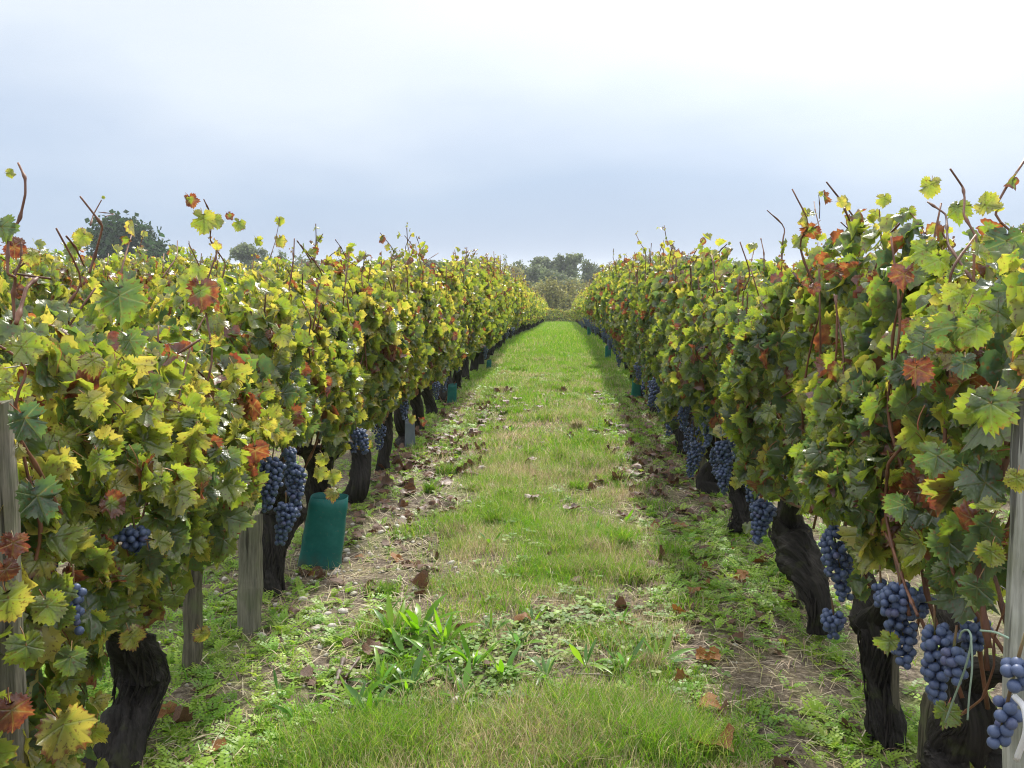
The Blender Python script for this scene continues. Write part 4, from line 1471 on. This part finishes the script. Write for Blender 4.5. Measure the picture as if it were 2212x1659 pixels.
# scattered tufts of their own length and colour
for _ in range(150):
    ty = 2.15 + 12 * _gg.random() ** 1.6
    tx = _gg.uniform(-.75, .6)
    n = int(_gg.integers(120, 420))
    rad, L = _gg.uniform(.035, .12), _gg.uniform(.045, .105)
    a, q = _gg.uniform(0, 2 * pi, n), rad * np.sqrt(_gg.random(n)) * _gg.uniform(.5, 1.2, n)
    x, y = tx + np.cos(a) * q * 1.2, ty + np.sin(a) * q
    cg = grass_color(_gg, x, y, np.full(n, _gg.choice([.05, .1, .3, .85], p=[.4, .3, .2, .1]))) * _gg.uniform(.75, 1.1)
    mb.add(*blades(_gg, x, y, L * _gg.uniform(.45, 1.15, n), _gg.uniform(.0014, .003, n) * (1 + ty / 8), _gg.uniform(.3, .98, n), cg))
link('grass', mb.mesh('grass', [M_grass], 'leaf_col'), kind='stuff')

# dry straw lying flat
n = 15000
x, y = pick_xy(_gg, n, -1.2, 1.0, 1.9, 8.5, lambda x, y: np.where((x < -.5) | (x > .3), .85, .25))
N = len(x)
L = _gg.uniform(.03, .13, N)
az = _gg.uniform(0, 2 * pi, N)
dv = np.stack([np.cos(az), np.sin(az), _gg.normal(0, .12, N)], -1) * (L / 2)[:, None]
sv = np.stack([-np.sin(az), np.cos(az), np.zeros(N)], -1) * _gg.uniform(.0008, .0018, (N, 1))
c = np.stack([x, y, ground_z(x, y) + .006 + .008 * _gg.random(N)], -1)
bow = np.array([0, 0, 1.0]) * (L * .06)[:, None]
V = np.stack([c - dv - sv, c - dv + sv, c - sv + bow, c + sv + bow, c + dv], 1).reshape(-1, 3)
T = ((np.arange(N) * 5)[:, None, None] + np.array([(0, 2, 1), (1, 2, 3), (2, 4, 3)])[None]).reshape(-1, 3)
A = np.ones((N, 5, 4))
A[..., :3] = (DRY[_gg.integers(0, 5, N)] * _gg.uniform(.8, 1.2, (N, 1)))[:, None, :]
link('straw', make_mesh('straw', V, T, [M_straw], A.reshape(-1, 4), 'leaf_col'), kind='stuff')


# feathery weeds: fronds of small paired leaflets
def weed_geo(r, nf, L, col0):
    mb = MB()
    for f in range(nf):
        az, el = r.uniform(0, 2 * pi), r.uniform(.25, 1.15)
        l = L * r.uniform(.6, 1.1)
        h = np.array([cos(az), sin(az), 0])
        m = 6
        ts = np.linspace(0, 1, m + 1)
        P = h[None] * (cos(el) * l * ts + .25 * l * ts ** 2)[:, None] + np.array([0, 0, 1.0]) * (sin(el) * l * ts - .35 * l * ts ** 2)[:, None]
        s = np.cross(h, (0, 0, 1))
        c = np.array(col0) * r.uniform(.8, 1.25)
        V, T = [], []
        for i in range(1, m + 1):
            d = norm((P[i] - P[i - 1])[None])[0]
            w = l * .26 * (1 - .55 * abs(ts[i] - .55) * 1.6)
            for sg in (-1, 1):
                b = P[i] - d * w * .25
                tip = b + (s * sg * .9 + d * .55) * w + np.array([0, 0, r.normal(0, .12) * w])
                q = (b + tip) / 2
                o = norm((d - s * sg * .5)[None])[0] * w * .34
                k = len(V)
                V += [b, q + o, tip, q - o]
                T += [(k, k + 1, k + 2), (k, k + 2, k + 3)]
        k = len(V)
        V += [P[-1] - s * l * .05, P[-1] + s * l * .05, P[-1] + (P[-1] - P[-2]) * 1.2]
        T += [(k, k + 1, k + 2)]
        for i in range(m):
            k = len(V)
            V += [P[i] - s * .0012, P[i] + s * .0012, P[i + 1]]
            T += [(k, k + 1, k + 2)]
        A = np.ones((len(V), 4))
        A[:, :3] = c
        mb.add(V, T, A)
    return mb


_we = np.random.default_rng(23)
WCOL = [(.23, .40, .05), (.29, .44, .06), (.19, .35, .055), (.34, .46, .08)]
WEED = [weed_geo(_we, int(_we.integers(6, 10)), 1.0, WCOL[q % 4]) for q in range(8)]
WEED_ME = [w.mesh('feathery_weed', [M_weed], 'leaf_col') for w in WEED]
WEED_LO = [weed_geo(_we, 4, 1.0, WCOL[q % 4]) for q in range(6)]


def weed_density(x, y):
    d = np.where(x < -.62, .75, 0) + np.where(x > .36, .8, 0)
    a = n2(x, y, 1.8, 66, 3)
    bare = np.exp(-(((x + .85) / .5) ** 4 + ((y - 4.1) / .95) ** 4)) + .8 * np.exp(-((x - .55) / .2) ** 2 - ((y - 2.9) / .3) ** 2)       # gravelly strip by the large guard
    return np.clip(d * (a * 2.9 - .75) * (1 - .97 * bare), 0, 1)


# the ones nearest the camera are single plants
x, y = pick_xy(_we, 4200, -1.7, 1.0, 2.05, 4.4, weed_density)
o_ = np.argsort(y)
x, y = x[o_], y[o_]
n_things = 0
kept = []
for px_, py_ in zip(x, y):
    if n_things >= 260:
        break
    if abs(px_ - XL) < .08 and abs(py_ - 2.3) < .1:
        continue
    p = link('feathery_weed', WEED_ME[_we.integers(0, 8)], loc=(px_, py_, float(ground_z(px_, py_)) - .004))
    s = _we.uniform(.04, .085)
    p.scale = (s, s, s * _we.uniform(.7, 1.1))
    p.rotation_euler = (0, 0, _we.uniform(0, 6.3))
    w = beside(px_, py_)
    tag(p, f'{"small" if s < .055 else "wide" if s > .072 else "middling"} feathery green weed {w}', 'weed', f'feathery weeds {w}')
    n_things += 1
    kept.append((px_, py_))


def mass(r, tpl, x, y, smin, smax):
    N = len(x)
    which = r.integers(0, len(tpl), N)
    mb = MB()
    for k, t in enumerate(tpl):
        s = np.where(which == k)[0]
        if not len(s):
            continue
        V, T, A = np.concatenate(t.V), np.concatenate(t.T), np.concatenate(t.A)
        a = r.uniform(0, 2 * pi, len(s))
        sz = r.uniform(smin, smax, len(s))
        W = np.stack([V[None, :, 0] * np.cos(a)[:, None] - V[None, :, 1] * np.sin(a)[:, None], V[None, :, 0] * np.sin(a)[:, None] + V[None, :, 1] * np.cos(a)[:, None], np.broadcast_to(V[None, :, 2], (len(s), len(V)))], -1) * sz[:, None, None]
        W += np.stack([x[s], y[s], ground_z(x[s], y[s]) - .003], -1)[:, None, :]
        AA = np.broadcast_to(A[None], (len(s), *A.shape)).copy()
        AA[..., :3] *= r.uniform(.75, 1.25, (len(s), 1, 1))
        mb.add(W.reshape(-1, 3), (T[None] + (np.arange(len(s)) * len(V))[:, None, None]).reshape(-1, 3), AA.reshape(-1, 4))
    return mb


x2, y2 = x[n_things:], y[n_things:]
x3, y3 = pick_xy(_we, 8500, -1.25, 1.0, 4.3, 12, weed_density)
x4, y4 = pick_xy(_we, 2600, -3.6, -1.1, 2.2, 9, lambda x, y: np.clip(n2(x, y, 1.8, 66, 3) * 2.4 - .6, 0, 1))
x5, y5 = pick_xy(_we, 1200, 1.0, 3.2, 2.2, 7, lambda x, y: np.clip(n2(x, y, 1.8, 66, 3) * 2.4 - .6, 0, 1))
feet = [(float(b[0]), float(b[1])) for row in 'LR' for (_, _, b) in near_vines[row]] + [(o.location.x, o.location.y) for o in bpy.data.objects if o.name.startswith('wooden_post') and o.location.y < 4]
x6 = np.concatenate([f[0] + _we.choice([-1, 1], 16) * _we.uniform(.05, .17, 16) for f in feet])
y6 = np.concatenate([f[1] + _we.normal(0, .09, 16) for f in feet])
mb = mass(_we, WEED_LO, np.concatenate([x2, x3, x4, x5, x6]), np.concatenate([y2, y3, y4, y5, y6]), .035, .075)
link('low_weeds', mb.mesh('low_weeds', [M_weed], 'leaf_col'), kind='stuff')


# clover and other small round leaves
def clover_geo(r):
    mb = MB()
    c = np.array(WCOL[r.integers(0, 4)]) * .7
    for q in range(3):
        a0 = r.uniform(0, 6.3)
        h = r.uniform(.5, 1.2)
        o = np.array([r.normal(0, .7), r.normal(0, .7), h])
        for j in range(3):
            a = a0 + j * 2.09
            d = np.array([cos(a), sin(a), r.normal(.05, .15)])
            s = np.array([-sin(a), cos(a), r.normal(0, .15)])
            V = [o, o + d * .35 + s * .28, o + d * .7 + s * .18, o + d * .72 - s * .16, o + d * .35 - s * .28]
            A = np.ones((5, 4))
            A[:, :3] = c * r.uniform(.8, 1.2)
            mb.add(V, [(0, 2, 1), (0, 3, 2), (0, 4, 3)], A)
    return mb


CLOVER = [clover_geo(_we) for _ in range(6)]
xc, yc = pick_xy(_we, 3400, -.8, .75, 2.4, 4.2, lambda x, y: np.clip((.3 + 1.2 * (n2(x, y, 5, 3) > .5)) * broad_patch(x, y) + .10 * (n2(x, y, 3, 8) > .55), 0, 1))
xd, yd = pick_xy(_we, 5200, -.8, .75, 4, 11, lambda x, y: .4 * (n2(x, y, 2.2, 8) > .5))
mb = mass(_we, CLOVER, np.concatenate([xc, xd]), np.concatenate([yc, yd]), .013, .03)
link('clover', mb.mesh('clover', [M_clover], 'leaf_col'), kind='stuff')


# plantains: rosettes of long ribbed leaves
def plantain_leaf(r, L, W, bend):
    k = 7
    t = np.linspace(0, 1, k)
    w = W * np.array([.14, .22, .62, 1.0, .92, .55, .03])
    el = .95 - bend * t
    ds = np.stack([np.cos(el), np.zeros(k), np.sin(el)], -1) * L / (k - 1)
    P = np.cumsum(ds, 0) - ds[0]
    tw = r.normal(0, .25)
    S = np.stack([np.zeros(k), np.full(k, 1.0), np.full(k, tw)], -1)
    V = np.concatenate([P - S * w[:, None] / 2 + (0, 0, .1) * w[:, None], P, P + S * w[:, None] / 2 + (0, 0, .1) * w[:, None]])
    T = []
    for i in range(k - 1):
        for a, b in ((0, k), (k, 2 * k)):
            T += [(a + i, b + i, a + i + 1), (b + i, b + i + 1, a + i + 1)]
    A = np.ones((len(V), 4))
    A[:, :3] = np.array([(.15, .32, .035), (.19, .36, .04), (.11, .23, .06), (.23, .38, .05)][r.integers(0, 4)]) * r.uniform(.85, 1.2)
    return make_mesh('leaf', V, np.array(T), [M_plantain], A, 'leaf_col')


_pl = np.random.default_rng(31)
PLEAF = [plantain_leaf(_pl, 1.0, _pl.uniform(.095, .16), _pl.uniform(.1, 1.4)) for _ in range(12)]
PLANTAINS = [
    (850, 1380, .17, 9, 'large plantain rosette standing at the upper left of the plantain patch, wet leaves upright'),
    (905, 1372, .18, 10, 'tallest plantain of the patch, its upright leaves just below the dry grass'),
    (960, 1395, .17, 9, 'plantain with spreading arched leaves, right of the tallest one'),
    (880, 1430, .16, 9, 'plantain with glossy leaves below the tallest one'),
    (940, 1440, .15, 8, 'plantain with drooping tips in the middle of the patch'),
    (1020, 1445, .15, 8, 'plantain with dark glossy leaves laid flat over dark litter'),
    (820, 1490, .16, 8, 'plantain beside the dry twig, leaves fanned low'),
    (880, 1500, .15, 8, 'low broad plantain among clover below the patch middle'),
    (770, 1535, .17, 7, 'plantain with long narrow leaves leaning left of the grass tuft'),
    (800, 1560, .15, 7, 'plantain half buried in the nearest tall grass tuft'),
    (1060, 1370, .12, 7, 'small plantain behind the orange dead leaf at mid path'),
    (1120, 1400, .14, 7, 'plantain with wide-open leaves at the middle of the path'),
    (1085, 1465, .13, 7, 'plantain beside dark damp leaves, middle of the path'),
    (1180, 1470, .12, 6, 'small plantain with one upright leaf in the clover'),
    (1265, 1440, .14, 7, 'plantain with stiff upright leaves right of the clover'),
    (1350, 1450, .13, 7, 'plantain with wide bluish leaves at the edge of the right weeds'),
    (1425, 1435, .13, 6, 'rightmost plantain, beside a brown fallen leaf'),
    (1340, 1350, .11, 5, 'thin plantain by the red fallen leaf at the grass edge'),
    (1150, 1350, .10, 5, 'small plantain in dry grass just above the clover'),
    (640, 1560, .11, 5, 'small plantain alone among feathery weeds on the left'),
    (840, 1330, .09, 4, 'tiny upright plantain on the bare strip beside the left litter'),
    (1000, 1510, .13, 6, 'plantain behind the nearest grass, flat and glossy'),
    (1170, 1020, .11, 5, 'plantain in mid path just beyond the dark folded leaf'),
    (1240, 960, .12, 6, 'plantain in the greener grass beside a dry brown patch, mid path'),
    (1105, 940, .12, 6, 'plantain left of the dry brown patch, mid path'),
    (1180, 880, .13, 6, 'plantain beyond the dry brown patch, mid path'),
    (1290, 1150, .10, 5, 'plantain near the right border of the grass, halfway up'),
    (1060, 1180, .10, 5, 'small plantain in fine grass left of path middle, above the dry grass'),
    (1350, 1130, .11, 5, 'plantain touching the weeds right of the grass, by the bright orange leaf'),
    (1130, 800, .13, 6, 'plantain in bright grass far up the path, left side'),
    (1225, 775, .14, 6, 'plantain in bright grass far up the path, right side'),
    (600, 1500, .09, 5, 'plantain among feathery weeds right of the mossy left stake'),
]


for px, py, L, nl, lab in PLANTAINS:
    p = at_ground(px, py)
    v = thing('plantain', lab, 'plantain', tuple(p), 'plantains on the grass path')
    for q in range(int(nl * 1.7) + 3):
        o = link('leaf', PLEAF[_pl.integers(0, 12)], v, (0, 0, -.004))
        s = L * _pl.uniform(.5, 1.05)
        o.scale = (s, s * _pl.uniform(.8, 1.2), s)
        o.rotation_euler = (_pl.normal(0, .15), _pl.uniform(-.45, .45), q * 2.4 + _pl.uniform(-.4, .4))

# fallen leaves
DEADM = []
_dl = np.random.default_rng(9)
for q in range(10):
    V, T, ed, ve, M = leaf_shape(_dl, 26, True, True)
    V = V.copy()
    rr = np.hypot(V[:, 0], V[:, 1])
    V[:, 2] += _dl.uniform(.6, 1.8) * V[:, 0] ** 2 * (1 if q % 3 else -1) + _dl.uniform(-.3, 1.0) * rr ** 2 + .12 * np.sin(V[:, 0] * 9 + q) * rr
    V[:, 2] -= V[:, 2].min()
    DEADM.append((make_mesh('fallen_leaf', V, T, [M_dead, M_petiole], None, midx=M), make_mesh('fallen_leaf_bright', V, T, [M_deadbright, M_petiole], None, midx=M), V, T))
FALLEN = [  # px, py, width px, bright, label
    (1545, 1632, 90, 1, 'big orange-brown curled vine leaf lying nearest, at the right edge of the grass'),
    (1535, 1545, 46, 1, 'upright orange and yellow fallen leaf on the right, above the big curled one'),
    (1578, 1553, 46, 0, 'pale brown rolled leaf beside the upright orange one on the right'),
    (1475, 1475, 36, 1, 'round yellow-orange fallen leaf in the weeds right of the path'),
    (1530, 1428, 50, 1, 'flat brown fallen leaf with its stalk, right of the rightmost plantain'),
    (1500, 1292, 30, 1, 'small brown leaf standing on edge by the right dry strip'),
    (1525, 1270, 26, 1, 'orange-red fallen leaf with yellow rim among right-hand weeds'),
    (1412, 1146, 30, 1, 'bright orange fallen leaf at the right border of the grass, halfway up the path'),
    (1425, 1215, 36, 0, 'dark red curled leaf on the dry strip right of the grass'),
    (1150, 1082, 18, 1, 'small orange leaf alone in the middle of the path'),
    (1155, 1040, 20, 0, 'dark folded leaf standing in the grass mid path'),
    (1130, 1352, 40, 1, 'orange and black fallen leaf behind the middle plantain'),
    (1018, 1362, 22, 1, 'small rust leaf at the top right of the plantain patch'),
    (1135, 1530, 44, 1, 'rust orange leaf lying under the near grass, below the clover'),
    (805, 1420, 46, 0, 'dark brown folded leaf standing beside the dry twig'),
    (680, 1600, 50, 0, 'brown leaf leaning in weeds at the left of the near tuft'),
    (905, 1275, 44, 0, 'dark crumpled leaf on straw at the left grass edge'),
    (635, 1335, 26, 0, 'dark red leaf near white pebbles by the left stakes'),
    (365, 1555, 46, 1, 'rust brown leaf beside the thick swollen trunk on the left'),
    (395, 1570, 40, 0, 'dark leaf tucked in weeds right of the thick swollen trunk'),
    (1340, 1320, 30, 0, 'dark crimson leaf at the right edge of the dry grass'),
    (835, 1055, 40, 0, 'reddish brown leaf cluster leaf beside the left row pebbles'),
]
for px, py, w, br, lab in FALLEN:
    p = at_ground(px, py)
    me = DEADM[_dl.integers(0, 10)][br]
    o = link('fallen_leaf', me, loc=(p.x, p.y, p.z + .004))
    s = w * (p - Vector((0, 0, EYE))).length / FPX
    o.scale = (s, s, s * .9)
    o.rotation_euler = (_dl.normal(.2, .3), _dl.normal(0, .35), _dl.uniform(0, 6.3))
    tag(o, lab, 'fallen leaf', 'fallen leaves on the ground')
x, y = pick_xy(_dl, 1700, -1.15, .95, 2.0, 9.5, lambda x, y: np.where((x < -.5), .9, np.where(x > .34, .8, .10)) * (n2(x, y, 2.1, 51) > .38))
o_ = np.argsort(y)
for j in o_[:240]:
    o = link('fallen_leaf', DEADM[_dl.integers(0, 10)][1 if _dl.random() < .13 else 0], loc=(x[j], y[j], float(ground_z(x[j], y[j])) + .003))
    s = _dl.uniform(.028, .07)
    o.scale = (s, s, s * .45)
    o.rotation_euler = (_dl.normal(0, .35), _dl.normal(0, .35), _dl.uniform(0, 6.3))
    w = beside(x[j], y[j])
    tag(o, f'{"tiny" if s < .042 else "larger" if s > .058 else "small"} {"rust orange" if "bright" in o.data.name else "dark brown"} dead leaf {w}', 'fallen leaf', f'small dead leaves {w}')
mb = MB()
for j in o_[240:]:
    V, T = DEADM[_dl.integers(0, 10)][2:]
    a = _dl.uniform(0, 6.3)
    W = np.stack([V[:, 0] * cos(a) - V[:, 1] * sin(a), V[:, 0] * sin(a) + V[:, 1] * cos(a), V[:, 2] * .8], -1) * _dl.uniform(.04, .09)
    mb.add(W + (x[j], y[j], float(ground_z(x[j], y[j])) + .003), T)
link('leaf_litter', mb.mesh('leaf_litter', [M_dead]), kind='stuff')

# pebbles
_pb = np.random.default_rng(6)
PEB = []
for q in range(7):
    V, T = ICO2
    V = V * _pb.uniform(.7, 1.2, 3) * (1, 1, .62)
    V = V * (1 + .35 * (fbm(V * 1.3 + q * 5, q, 2) - .5))[:, None]
    PEB.append((make_mesh('pebble', V, T, [M_pebble]), V, T))
PEB1 = [ICO1[0] * _pb.uniform(.7, 1.2, 3) * (1, 1, .6) for _ in range(6)]


def peb_d(x, y):
    return np.clip(np.exp(-((x + .85) / .33) ** 2 - ((y - 3.7) / 1.1) ** 2) + .10 * (np.abs(x) > .55), 0, 1)


x, y = pick_xy(_pb, 4600, -1.6, 1.3, 2.1, 7.5, peb_d)
o_ = np.argsort(y)
for j in range(len(x)):
    if j < 220:
        s = float(np.exp(_pb.normal(math.log(.0115), .42)))
        o = link('pebble', PEB[_pb.integers(0, 7)][0], loc=(x[j], y[j], float(ground_z(x[j], y[j])) + s * .25))
        o.scale = (s, s * _pb.uniform(.7, 1.0), s)
        o.rotation_euler = (_pb.normal(0, .2), _pb.normal(0, .2), _pb.uniform(0, 6))
        w = beside(x[j], y[j])
        tag(o, f'{"small" if s < .0105 else "large" if s > .0155 else "middling"} pale rounded pebble {w}', 'pebble', f'pebbles {w}')
mb = MB()
for j in range(220, len(x)):
    s = float(np.exp(_pb.normal(math.log(.0065), .35)))
    mb.add(PEB1[_pb.integers(0, 6)] * s + (x[j], y[j], float(ground_z(x[j], y[j])) + s * .2), ICO1[1])
link('gravel', mb.mesh('gravel', [M_pebble]), kind='stuff')

# twigs pruned and dropped
TWIGS = [
    ([(742, 1438), (722, 1500), (712, 1560), (690, 1600)], .006, 'long pale dry twig lying beside the plantain patch on the left'),
    ([(775, 1440), (745, 1480), (770, 1500), (810, 1480)], .004, 'dark hooked twig crossing above the long pale one'),
    ([(1235, 1465), (1290, 1470), (1340, 1472)], .0035, 'thin dark twig in the clover at the middle of the path'),
    ([(820, 1560), (760, 1545), (700, 1550)], .004, 'dark twig lying under the leaning plantain on the left'),
    ([(475, 1300), (520, 1282), (560, 1290)], .004, 'short brown twig by the foot of the split stake'),
]
for pts, rad, lab in TWIGS:
    P = np.array([tuple(at_ground(*q)) for q in pts])
    P[:, 2] += .012 + _pb.uniform(0, .015, len(P))
    tag(link('twig', cane_geo(P, rad, rad * .5, 7, 22).mesh('twig', [M_twig])), lab, 'twig')


# ------------------------------------------------------------------ trees beyond the vines
def crown_points(r, lobes, n, spread=.5):
    """Leaf clump centres gathered near the surface of several lobes."""
    L = np.array(lobes)
    w = L[:, 3] ** 2
    k = r.choice(len(L), n, p=w / w.sum())
    d = norm(r.normal(0, 1, (n, 3)))
    q = L[k, 3:4] * (1 + r.normal(-.12, .26, (n, 1)))
    q = q * (.75 + .5 * vnoise(d * 2.2 + k[:, None] * 3.7, 3)[:, None])
    return L[k, :3] + d * q * (1, 1, .85), d


def tree_mesh(r, H, Wd, n, leaf, colors, airy=0.0, nl=12, base=.25):
    """Crown of leaf-sized faces and a trunk with limbs. Unit: metres."""
    lobes = []
    for _ in range(nl):
        a, q = r.uniform(0, 2 * pi), r.random() ** .5
        z = r.uniform(base + .12, .88)
        wz = math.sqrt(max(.08, 1 - ((z - .52) / .52) ** 2))
        lobes.append((cos(a) * q * Wd * .33 * wz, sin(a) * q * Wd * .33 * wz, z * H, r.uniform(.09, .2) * Wd * (1 - .35 * airy)))
    P, d = crown_points(r, lobes, n)
    N = len(P)
    nn = norm(d * .7 + r.normal(0, .8, (N, 3)) + (0, 0, .3))
    F = frames(nn, r.normal(0, 1, (N, 3)))
    q = np.array([(-.5, -.5, 0), (.5, -.4, .06), (.45, .5, 0), (-.4, .55, -.06)])
    sz = leaf * r.uniform(.55, 1.4, N)
    V = (P[:, None] + sz[:, None, None] * np.einsum('vi,nij->nvj', q, F)).reshape(-1, 3)
    T = ((np.arange(N) * 4)[:, None, None] + np.array([(0, 1, 2), (0, 2, 3)])[None]).reshape(-1, 3)
    C = np.array(colors)
    mixn = vnoise(P * 1.1, 77)[:, None]
    cc = C[r.integers(0, len(C), N)] * (.7 + .6 * mixn) * r.uniform(.8, 1.2, (N, 1))
    A = np.ones((N, 4, 4))
    A[..., :3] = cc[:, None, :]
    crown = make_mesh('crown', V, T, [M_tree], A.reshape(-1, 4), 'leaf_col', smooth=False)
    mb = MB()
    Vt, Tt = tube(catmull([(0, 0, -.3), (r.normal(0, .02) * H, 0, H * .3), (r.normal(0, .03) * H, r.normal(0, .03) * H, H * .75)], 8), np.linspace(.026, .005, 8) * H, 8)
    mb.add(Vt, Tt)
    for x0, y0, z0, q0 in lobes:
        s = np.array([0, 0, H * r.uniform(.12, .45)])
        e = np.array([x0, y0, z0 + q0 * (.3 + .4 * airy)])
        Vt, Tt = tube(catmull([s, (s + e) / 2 + r.normal(0, .03, 3) * H, e], 6), np.linspace(.009, .002, 6) * H, 5)
        mb.add(Vt, Tt)
        for _ in range(3):
            e2 = e + norm(r.normal(0, 1, (1, 3)))[0] * q0 * (.5 + .5 * airy)
            Vt, Tt = tube([(s + e) / 2, (e + e2) / 2, e2], np.array([.004, .0025, .001]) * H, 4)
            mb.add(Vt, Tt)
    return crown, mb.mesh('trunk', [M_treebark])


_tr = np.random.default_rng(41)
OAK = [(.03, .065, .02), (.04, .08, .024), (.025, .05, .018)]
GREY = [(.18, .22, .11), (.15, .19, .09), (.22, .25, .13)]
YEL = [(.27, .26, .08), (.23, .24, .075), (.32, .29, .09)]
MIDG = [(.15, .19, .08), (.18, .21, .09), (.13, .17, .08)]
KT = {
    'oak': [tree_mesh(_tr, 1, 1.15, 15000, .036, OAK, 0, 34)],
    'grey': [tree_mesh(_tr, 1, .75, 3600, .030, GREY, .8, 24) for _ in range(3)],
    'green': [tree_mesh(_tr, 1, .9, 4600, .032, MIDG, .2, 24) for _ in range(3)],
    'yellow': [tree_mesh(_tr, 1, 1.0, 4200, .030, YEL, .4, 24) for _ in range(2)],
    'golden': [tree_mesh(_tr, 1, 1.75, 9000, .030, [(.21, .20, .06), (.25, .23, .075), (.17, .175, .055)], .1, 22, .05)],
    'bare': [tree_mesh(_tr, 1, .6, 160, .035, GREY, 1.0, 11)],
}


def tree(px, py_top, Y, w_px, kind, label, group=None, name='tree'):
    p = at_y(px, py_top, Y)
    z0 = float(gz(Y))
    H = float(p[2] - z0)
    t = thing(name, label, 'tree', (float(p[0]), Y, z0), group)
    ks = KT[kind]
    c, tr = ks[_tr.integers(0, len(ks))]
    wd = {'oak': 1.15, 'grey': .75, 'green': .9, 'yellow': 1.0, 'golden': 1.75, 'bare': .6}[kind]
    sx = w_px * Y / FPX / wd
    a = _tr.uniform(0, 6.3)
    for nm, me in (('crown', c), ('trunk', tr)):
        o = link(nm, me, t)
        o.scale = (sx, sx, H)
        o.rotation_euler[2] = a
    return t


tree(292, 476, 88, 240, 'oak', 'big dark green rounded oak-like tree above the vines on the left', name='oak_tree')
tree(1215, 603, 74, 205, 'golden', 'wide golden-brown bushy tree closing the view at the end of the path', name='willow_tree')
TREES = [
    (535, 515, 110, 90, 'grey', 'pale grey-green airy tree right of the dark rounded tree'),
    (590, 545, 120, 60, 'green', 'small dark tree just right of the pale airy tree on the left'),
    (120, 548, 120, 90, 'yellow', 'low yellowish tree left of the dark rounded tree'),
    (40, 552, 130, 110, 'yellow', 'low yellow tree at the extreme left behind the tall bare shoot'),
    (395, 548, 115, 60, 'green', 'small green tree tucked against the right of the dark rounded tree'),
    (660, 560, 140, 90, 'green', 'distant green tree behind the bare shoots of the left row'),
    (740, 558, 140, 80, 'grey', 'distant grey-green tree behind the tall clump of the left row'),
    (825, 556, 130, 90, 'grey', 'distant pale tree hidden behind the left row crest'),
    (940, 556, 130, 90, 'grey', 'pale tree above the left row, leftmost of the far wood'),
    (1000, 556, 128, 80, 'green', 'mid green tree of the far wood just right of its first pale tree'),
    (1045, 560, 120, 80, 'yellow', 'yellowish tree of the far wood left of the thin bare tree'),
    (1085, 543, 135, 40, 'bare', 'thin nearly bare tree standing above the far wood'),
    (1105, 575, 118, 70, 'yellow', 'low yellow-green tree under the thin bare tree'),
    (1140, 566, 122, 70, 'green', 'dark green round tree of the far wood left of the golden bush'),
    (1180, 548, 126, 70, 'grey', 'tall grey-green airy tree behind the golden bush, left one'),
    (1232, 541, 124, 76, 'grey', 'tallest airy tree of the far wood, right above the golden bush'),
    (1205, 580, 112, 80, 'green', 'green tree filling in just behind the golden bush'),
    (1280, 560, 126, 50, 'green', 'small round dark tree right of the tallest airy tree'),
    (1310, 572, 130, 60, 'yellow', 'low yellowish tree above the start of the right row'),
    (1350, 566, 130, 70, 'grey', 'pale tree peeping above the right row near the path end'),
    (1410, 553, 134, 90, 'yellow', 'yellowish crown above the middle of the right row'),
    (1500, 545, 120, 80, 'grey', 'grey-green crown showing in the notch of the right row'),
    (1560, 560, 130, 80, 'green', 'green crown just behind the right row notch'),
    (1655, 575, 140, 90, 'green', 'low green crown beyond the tall leafy part of the right row'),
    (1150, 610, 100, 60, 'green', 'dark shrub-like tree left behind the golden bush'),
    (1290, 612, 100, 70, 'yellow', 'yellow shrub-like tree right behind the golden bush'),
]
for px, py, Y, w, kind, lab in TREES:
    tree(px, py - 4, Y, w * (1.35 if kind != 'bare' else 1.0), kind, lab, 'trees of the far wood')
# the wood behind, one mass
mb = MB()
for q in range(70):
    X, Y = -120 + q * 4.0 + _tr.uniform(-2, 2), _tr.uniform(150, 190)
    H = _tr.uniform(5.2, 7.4) + (Y - 150) * .02
    c, t = KT[['grey', 'green', 'yellow'][_tr.integers(0, 3)]][0]
    V = np.empty(len(c.vertices) * 3, np.float32)
    c.vertices.foreach_get('co', V)
    Tt = np.empty(len(c.polygons) * 3, np.int32)
    c.loops.foreach_get('vertex_index', Tt)
    A = np.empty(len(c.vertices) * 4, np.float32)
    c.attributes['leaf_col'].data.foreach_get('color', A)
    mb.add(V.reshape(-1, 3) * (H * 1.2, H * 1.2, H) + (X, Y, float(gz(Y))), Tt.reshape(-1, 3), A.reshape(-1, 4))
link('far_wood', mb.mesh('far_wood', [M_tree], 'leaf_col', False), kind='stuff')

# thin autumn haze in the air
import bmesh
bm = bmesh.new()
bmesh.ops.create_cube(bm, size=1.0)
hm = bpy.data.meshes.new('haze')
bm.to_mesh(hm)
bm.free()
N = NT('haze_air')
pv = N.n('ShaderNodeVolumePrincipled', {'Color': (.86, .92, 1.0, 1), 'Density': 0.0007, 'Anisotropy': 0.3})
N.t.links.new(pv.outputs[0], N.out.inputs['Volume'])
hm.materials.append(N.m)
o = link('haze', hm, loc=(0, 730, 1.5), kind='stuff')
o.scale = (3010, 1560, 22)
